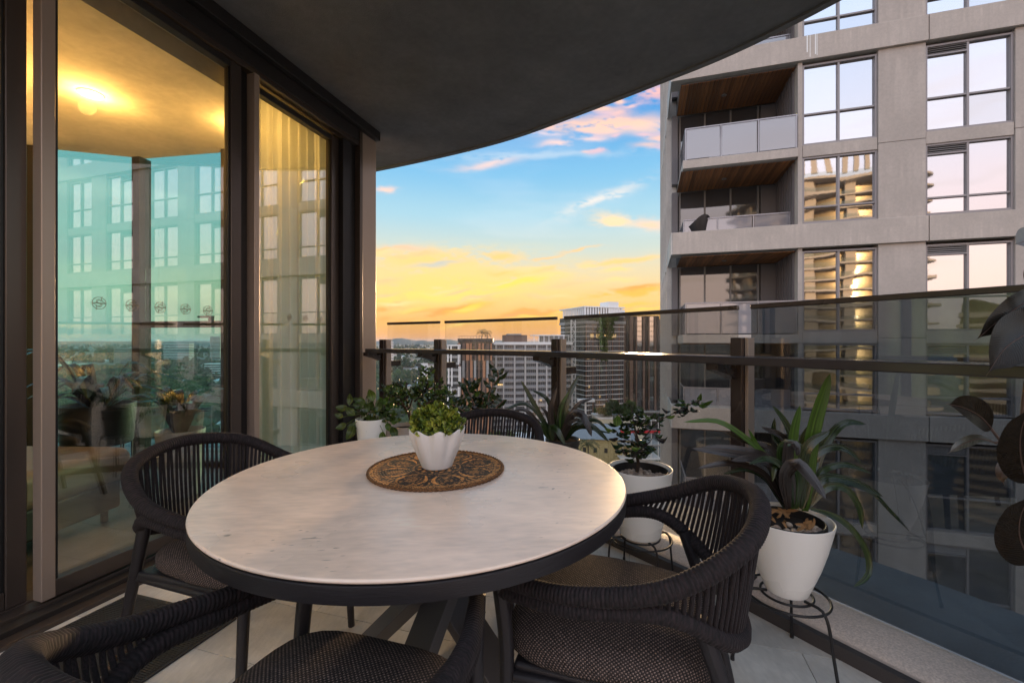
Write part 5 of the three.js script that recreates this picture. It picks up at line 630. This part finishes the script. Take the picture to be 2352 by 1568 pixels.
// leafy pot plants along the balustrade
const fp = (x, y) => [748.4 + 0.1818 * x, 819.6 + 0.1818 * y];
{ // heart leaved plant in the white pot at the left
  const z = 2.62, c = at(853, 965, z); wireStand('black wire plant stand below the left white pot', V(c.x, 0, c.z), 0.085, 0.48, 0.1); taperPot('left white pot with a trailing broad leaved plant by the column', V(c.x, 0.493, c.z), [[0, 0], [0.062, 0], [0.067, 0.005], [0.082, 0.12], [0.093, 0.22], [0.095, 0.226], [0.091, 0.226], [0.085, 0.19], [0, 0.19]], whitePot, [0.195, 0.084]);
  const t = thing('pothos_plant', 'broad leaved yellow green plant trailing over the left white pot', 'plant', V(c.x, 0.68, c.z)), r = rng(6), f = (x, y, dz = 0) => at(...fp(x, y), z + dz).sub(t.position), big = leafGeo(0.058, 0.036, 0.35, 0.35, 8), mid = leafGeo(0.05, 0.027, 0.4, 0.4, 8), rim = [M([0.14, 0.20, 0.05], 0.4, { map: leafT, transmission: 0.2, thickness: 0, ior: 1.4 }), ...leafGreen, leafDark[1]];
  const L = [[290, 610, 0.1, 1, 1.35, 0], [275, 650, -1, 0.05, 1.2, 0], [360, 740, -0.3, 0.25, 1.2, 0], [350, 830, -1, -0.8, 1, 0], [260, 850, -1.2, -0.5, 1.1, 0], [345, 860, -0.35, -1, 1.5, 0], [545, 830, -0.2, -1, 1, 4], [720, 940, -0.1, -0.8, 1.1, 2], [830, 880, 0.4, -1, 1.3, 3], [480, 580, -1, 0.4, 1.3, 3], [600, 560, -0.3, 1, 1.3, 2], [620, 620, 0.8, 0.6, 1.2, 1], [700, 590, 0.6, 0.5, 1.2, 1], [460, 640, -0.5, 0.2, 1, 3], [530, 700, -0.2, 0.8, 1.0, 3], [400, 700, -0.6, 0.3, 1, 4], [700, 720, 0.3, -0.6, 1, 4], [640, 690, 0.2, 0.5, 1.1, 3], [780, 700, 0.7, 0.1, 1, 3], [760, 840, 0.4, -0.8, 0.8, 1], [440, 840, -0.6, -0.2, 1.2, 3], [580, 760, 0.2, 0.6, 0.9, 4], [510, 590, 0.4, 0.9, 1.1, 4], [220, 760, -0.8, 0.25, 0.9, 0]];
  const origin = f(570, 800); L.forEach(([x, y, dx, dy, s, mi], i) => { const p = f(x, y, -0.06 * r() - 0.02), d = V(dx, dy, 0.25 * (r() - 0.3)); const b = p.clone(); part('stem', tube([origin, origin.clone().lerp(b, 0.5).add(V(0, 0.03, 0)), b], 0.0017, 8, 5), rim[2], t); putLeaf(i % 3 ? big : mid, rim[mi], t, b, d, V(0.15 * (r() - 0.5), 0.35 + 0.3 * r(), 1), s * 1.05); });
  for (let i = 0; i < 84; i++) { const x = 440 + r() * 420, y = 600 + r() * 240, p = f(x, y, (r() - 0.3) * 0.14), d = V(r() - 0.5, r() - 0.4, r() - 0.5); putLeaf(i % 2 ? big : mid, rim[1 + i % 4], t, p, d, V(r() - 0.5, 0.6, 0.8), 0.6 + r() * 0.5); }
}
{ // jade plant with red branches
  const z = 2.9, c = at(931, 985, z); wireStand('black wire plant stand below the jade plant pot', V(c.x, 0, c.z), 0.08, 0.37, 0.6); taperPot('beige pot half hidden behind the boxwood ball', V(c.x, 0.383, c.z), [[0, 0], [0.07, 0], [0.078, 0.006], [0.094, 0.14], [0.102, 0.235], [0.104, 0.24], [0.1, 0.24], [0.094, 0.2], [0, 0.2]], M([0.5, 0.43, 0.38], 0.6), [0.205, 0.093]);
  const t = thing('jade_plant', 'bushy jade plant with reddish forked stems before the second post', 'plant', V(c.x, 0.58, c.z)), r = rng(12), f = (x, y, dz = 0) => at(...fp(x, y), z + dz).sub(t.position), wood = M([0.15, 0.07, 0.045], 0.7, { map: fibreT }), lg = [leafGeo(0.036, 0.019, 0.3, 0.3, 5), leafGeo(0.03, 0.015, -0.2, 0.3, 5), leafGeo(0.043, 0.021, 0.5, 0.35, 5)];
  const B = [[[1080, 870], [1040, 720], [930, 520], [860, 420]], [[1080, 850], [1060, 640], [1150, 420], [1270, 250], [1330, 170]], [[1090, 830], [1240, 620], [1380, 480], [1480, 360]], [[1060, 720], [960, 600], [820, 610], [770, 640]], [[1070, 760], [1200, 700], [1300, 640]], [[1050, 680], [1000, 480], [920, 350]], [[1120, 560], [1240, 450], [1300, 300]], [[1250, 600], [1420, 520], [1560, 450]], [[940, 540], [800, 480], [750, 430]], [[1200, 640], [1150, 500], [1180, 420]], [[1090, 840], [1340, 700], [1480, 560]], [[1000, 640], [880, 560], [800, 560]]];
  B.forEach((b, k) => { const P = b.map(([x, y], i) => f(x, y, (k % 3 - 1) * 0.05 * i)); part('branch', tube(P, u => 0.0075 * (1 - 0.7 * u), 14, 6), wood, t); const cv = new THREE.CatmullRomCurve3(P); for (let i = 0; i < 48; i++) { const u = 0.25 + 0.72 * Math.pow(r(), 0.6), q = cv.getPoint(Math.min(1, u)), a = r() * 6.28, d = V(Math.cos(a), 0.15 + r() * 0.9, Math.sin(a)); q.add(V((r() - 0.5) * 0.06, (r() - 0.4) * 0.06, (r() - 0.5) * 0.06)); putLeaf(lg[i % 3], (r() < 0.6 ? leafGreen : leafDark)[Math.floor(r() * 2.5)], t, q, d, V(r() - 0.5, 0.6, 0.8), 0.75 + r() * 0.5); } });
}
{ // dark plant with paired leaves behind the far chair
  const z = 2.78, c = at(1075, 985, z); wireStand('black wire plant stand hidden behind the far chair', V(c.x, 0, c.z), 0.085, 0.33, 0.4); taperPot('dark grey pot hidden behind the far chair', V(c.x, 0.343, c.z), [[0, 0], [0.07, 0], [0.078, 0.006], [0.096, 0.2], [0.1, 0.215], [0.096, 0.215], [0.09, 0.19], [0, 0.19]], M([0.1, 0.1, 0.105], 0.5), [0.195, 0.09]);
  const t = thing('rubber_shrub', 'dark shrub of glossy oval paired leaves behind the far chair', 'plant', V(c.x, 0.54, c.z)), r = rng(19), g = (x, y, dz = 0) => at(843.4 + 0.1818 * x, 819.6 - 154.4 + 0.1818 * y, z + dz).sub(t.position), lg = [leafGeo(0.072, 0.034, 0.25, 0.3, 8), leafGeo(0.06, 0.036, 0.15, 0.35, 8), leafGeo(0.08, 0.03, 0.35, 0.3, 8)], wood = M([0.14, 0.075, 0.05], 0.7);
  const B = [[[1500, 1620], [1540, 1330], [1600, 1190], [1660, 1100], [1640, 1020]], [[1380, 1640], [1340, 1420], [1280, 1290], [1250, 1220]], [[1420, 1640], [1380, 1450], [1340, 1250], [1330, 1180]], [[1520, 1600], [1620, 1500], [1720, 1400]], [[1300, 1640], [1180, 1480], [1120, 1380]], [[1460, 1640], [1450, 1450], [1480, 1350]], [[1350, 1640], [1230, 1540], [1060, 1450]]];
  B.forEach((b, k) => { const P = b.map(([x, y]) => g(x, y, (k % 3 - 1) * 0.04)); part('stem', tube(P, 0.0032, 14, 6), wood, t); const cv = new THREE.CatmullRomCurve3(P); for (let i = 0; i < 9; i++) { const u = 0.2 + i * 0.09, q = cv.getPoint(u), tg = cv.getTangent(u), s = i % 2 ? 1 : -1; const d = V(s * (0.8 + r() * 0.3), 0.35 + r() * 0.3, 0.2 * (r() - 0.5)).addScaledVector(tg, 0.4); putLeaf(lg[(i + k) % 3], leafDark[(i + k) % 3 === 0 ? 1 : 0], t, q, d, V(0.2 * (r() - 0.5), 0.5 + r() * 0.4, 0.9), 0.75 + r() * 0.4); } });
  for (let i = 0; i < 60; i++) { const q = g(1050 + r() * 620, 1330 + r() * 260, (r() - 0.5) * 0.16); putLeaf(lg[i % 3], (i % 2 ? leafDark : leafGreen)[i % 3], t, q, V(r() - 0.5, r() * 0.7 - 0.1, r() - 0.5), V(r() - 0.5, 0.5, 0.9), 0.5 + r() * 0.4); }
}
{ // rubber plant whose leaves come in at the right edge
  const z = 1.12, base = V(1.5, 0, -0.98); taperPot('grey pot of the large rubber plant beyond the right edge', V(base.x, 0, base.z), [[0, 0], [0.08, 0], [0.088, 0.01], [0.11, 0.3], [0.112, 0.315], [0.107, 0.31], [0.1, 0.28], [0, 0.28]], M([0.3, 0.3, 0.3], 0.6), [0.285, 0.098]);
  const t = thing('rubber_plant', 'rubber plant with big dark leaves reaching in at the right edge', 'plant', V(base.x, 0.28, base.z)), f = (x, y, dz = 0) => at(1936.2 + 0.4926 * x, 522.7 + 0.4926 * y, z + dz).sub(t.position), stemM = M([0.10, 0.06, 0.045], 0.6), topM = M([0.032, 0.024, 0.016], 0.22, { map: veinT, bumpMap: veinB, bumpScale: 0.0008, ior: 1.4, specularIntensity: 0.4 }), under = M([0.13, 0.08, 0.045], 0.35, { map: veinT }), light = M([0.20, 0.22, 0.21], 0.3, { map: veinT }), ribM = M([0.09, 0.05, 0.035], 0.5);
  const S = [V(0, 0, 0), V(0.01, 0.4, 0.0), f(900, 1100), f(890, 500), f(900, 60)]; part('trunk', tube(S, u => 0.011 - 0.005 * u, 24, 8), stemM, t);
  const oval = tt => Math.pow(Math.sin(Math.PI * Math.pow(clamp(tt, 0.002, 0.94) / 0.94, 0.86)), 0.72) * smooth(1.0, 0.80, tt) + 0.05 * (1 - tt);
  for (const [pts, w, z0, z1, m, fc] of [[[[960, 290], [850, 350], [720, 440], [612, 533]], 0.062, 0.05, -0.02, topM, V(0.2, 0.4, 0.9)], [[[960, 400], [880, 480], [760, 560], [668, 693]], 0.115, 0.02, -0.06, topM, V(0.35, 0.55, 0.75)], [[[692, 935], [640, 880], [560, 838], [482, 822]], 0.072, 0.0, -0.03, topM, V(-0.1, 0.35, 0.95)], [[[712, 1004], [640, 985], [560, 1010], [488, 1055]], 0.026, 0.0, 0.04, light, V(0, 0.8, 0.6)], [[[830, 1040], [780, 1028], [706, 1040]], 0.042, 0.03, 0.02, topM, V(0, 0.5, 0.9)], [[[860, 1190], [830, 1060], [835, 940], [880, 820]], 0.085, -0.06, -0.14, topM, V(-0.5, 0.2, 0.85)], [[[812, 1078], [765, 1110], [742, 1160], [755, 1200]], 0.03, 0.01, 0, under, V(-0.6, 0.3, 0.7)], [[[880, 1560], [825, 1440], [835, 1330], [890, 1230]], 0.1, -0.1, -0.18, topM, V(-0.4, 0.2, 0.9)], [[[930, 60], [860, 62], [800, 80]], 0.06, -0.1, -0.15, under, V(0, 0.4, 0.9)], [[[900, 700], [960, 640], [1040, 600]], 0.09, 0.02, 0, topM, V(0, 0.6, 0.8)], [[[900, 300], [960, 200], [1040, 160]], 0.09, 0.02, 0, topM, V(0, 0.6, 0.8)]]) { const Q = pts.map(([x, y], k) => f(x, y, lerp(z0, z1, k / (pts.length - 1)))), lf = part('leaf', blade(Q, w * 1.06, fc, 22, 0.36, oval), m, t); part('midrib', tube(Q.map(p => p.clone().addScaledVector(fc, 0.0006)), u => 0.0019 * (1.15 - u), 14, 5), ribM, lf); }
  for (const p of [[[892, 1200], [800, 1100], [740, 1000], [692, 935]], [[740, 1000], [725, 1002], [712, 1004]], [[890, 1180], [850, 1110], [812, 1078]], [[890, 480], [930, 420], [960, 400]], [[895, 380], [930, 320], [960, 290]]]) part('petiole', tube(p.map(([x, y]) => f(x, y)), 0.0032, 10, 6), stemM, t);
}
// ---------------------------------------------------------------- things inside the room
{
  const p = grid(-4.15, 0.006, -2.35), t = thing('planter_stand', 'black planter on thin wire legs with a ring base inside the room', 'planter', p); part('box', lathe([[0, 0.36], [0.20, 0.36], [0.215, 0.38], [0.235, 0.68], [0.225, 0.68], [0.2, 0.62], [0, 0.62]], 40), blackMetal, t); const rg = new THREE.TorusGeometry(0.2, 0.008, 8, 48); rg.rotateX(Math.PI / 2); rg.translate(0, 0.01, 0); part('ring', rg, blackMetal, t); for (let i = 0; i < 8; i++) { const a = i * Math.PI / 4; part('leg', tube([V(Math.cos(a) * 0.2, 0.01, Math.sin(a) * 0.2), V(Math.cos(a) * 0.2, 0.37, Math.sin(a) * 0.2)], 0.006, 2, 6), blackMetal, t); }
  const q = thing('indoor_plant', 'dark arching plant in the black planter inside the room', 'plant', V(p.x, 0.64, p.z)), r = rng(44); for (let i = 0; i < 26; i++) { const a = i * 2.4, L = 0.3 + r() * 0.35, e = 0.3 + r() * 0.9, c = Math.cos(a), s = Math.sin(a); part('leaf', blade([V(c * 0.04, 0, s * 0.04), V(c * L * 0.5, L * e * 0.7, s * L * 0.5), V(c * L, L * e * 0.45, s * L)], 0.05, V(0, 1, 0.2), 10, 0.3), leafDark[i % 3], q); }
  const g = grid(-3.40, 0.006, -2.45); taperPot('grey round pot on the floor inside the middle glass door', g, [[0, 0], [0.11, 0], [0.12, 0.01], [0.155, 0.46], [0.158, 0.5], [0.15, 0.5], [0.14, 0.44], [0, 0.44]], M([0.32, 0.31, 0.33], 0.6), [0.45, 0.14]); const q2 = thing('indoor_plant', 'dark bushy plant in the grey round pot inside the room', 'plant', V(g.x, 0.45, g.z)); for (let i = 0; i < 34; i++) { const a = i * 2.4, L = 0.16 + r() * 0.22, c = Math.cos(a), s = Math.sin(a); part('leaf', blade([V(c * 0.02, 0, s * 0.02), V(c * L * 0.5, L * 0.9, s * L * 0.5), V(c * L, L * 0.95, s * L)], 0.06, V(0, 1, 0.2), 8, 0.3), leafDark[i % 3], q2); }
  const s = thing('sofa', 'dark brown leather sofa with rounded back inside the room', 'sofa', grid(-3.9, 0.006, -1.35), GR + 0.25), sm = M([0.13, 0.085, 0.055], 0.5, { bumpMap: mottle, bumpScale: 0.002 }); part('back', new RoundedBoxGeometry(1.5, 0.5, 0.24, 5, 0.11).translate(0, 0.72, 0.2), sm, s); part('seat', new RoundedBoxGeometry(1.5, 0.22, 0.7, 4, 0.07).translate(0, 0.36, -0.22), sm, s); part('base', rbx(-0.72, 0.72, 0.08, 0.26, -0.5, 0.28, 0.02), blackMetal, s); for (const a of [-0.66, 0.66]) for (const b of [-0.44, 0.22]) part('leg', tube([V(a, 0.1, b), V(a, 0, b)], 0.02, 2, 8), blackMetal, s);
}
renderer.render(scene, camera);
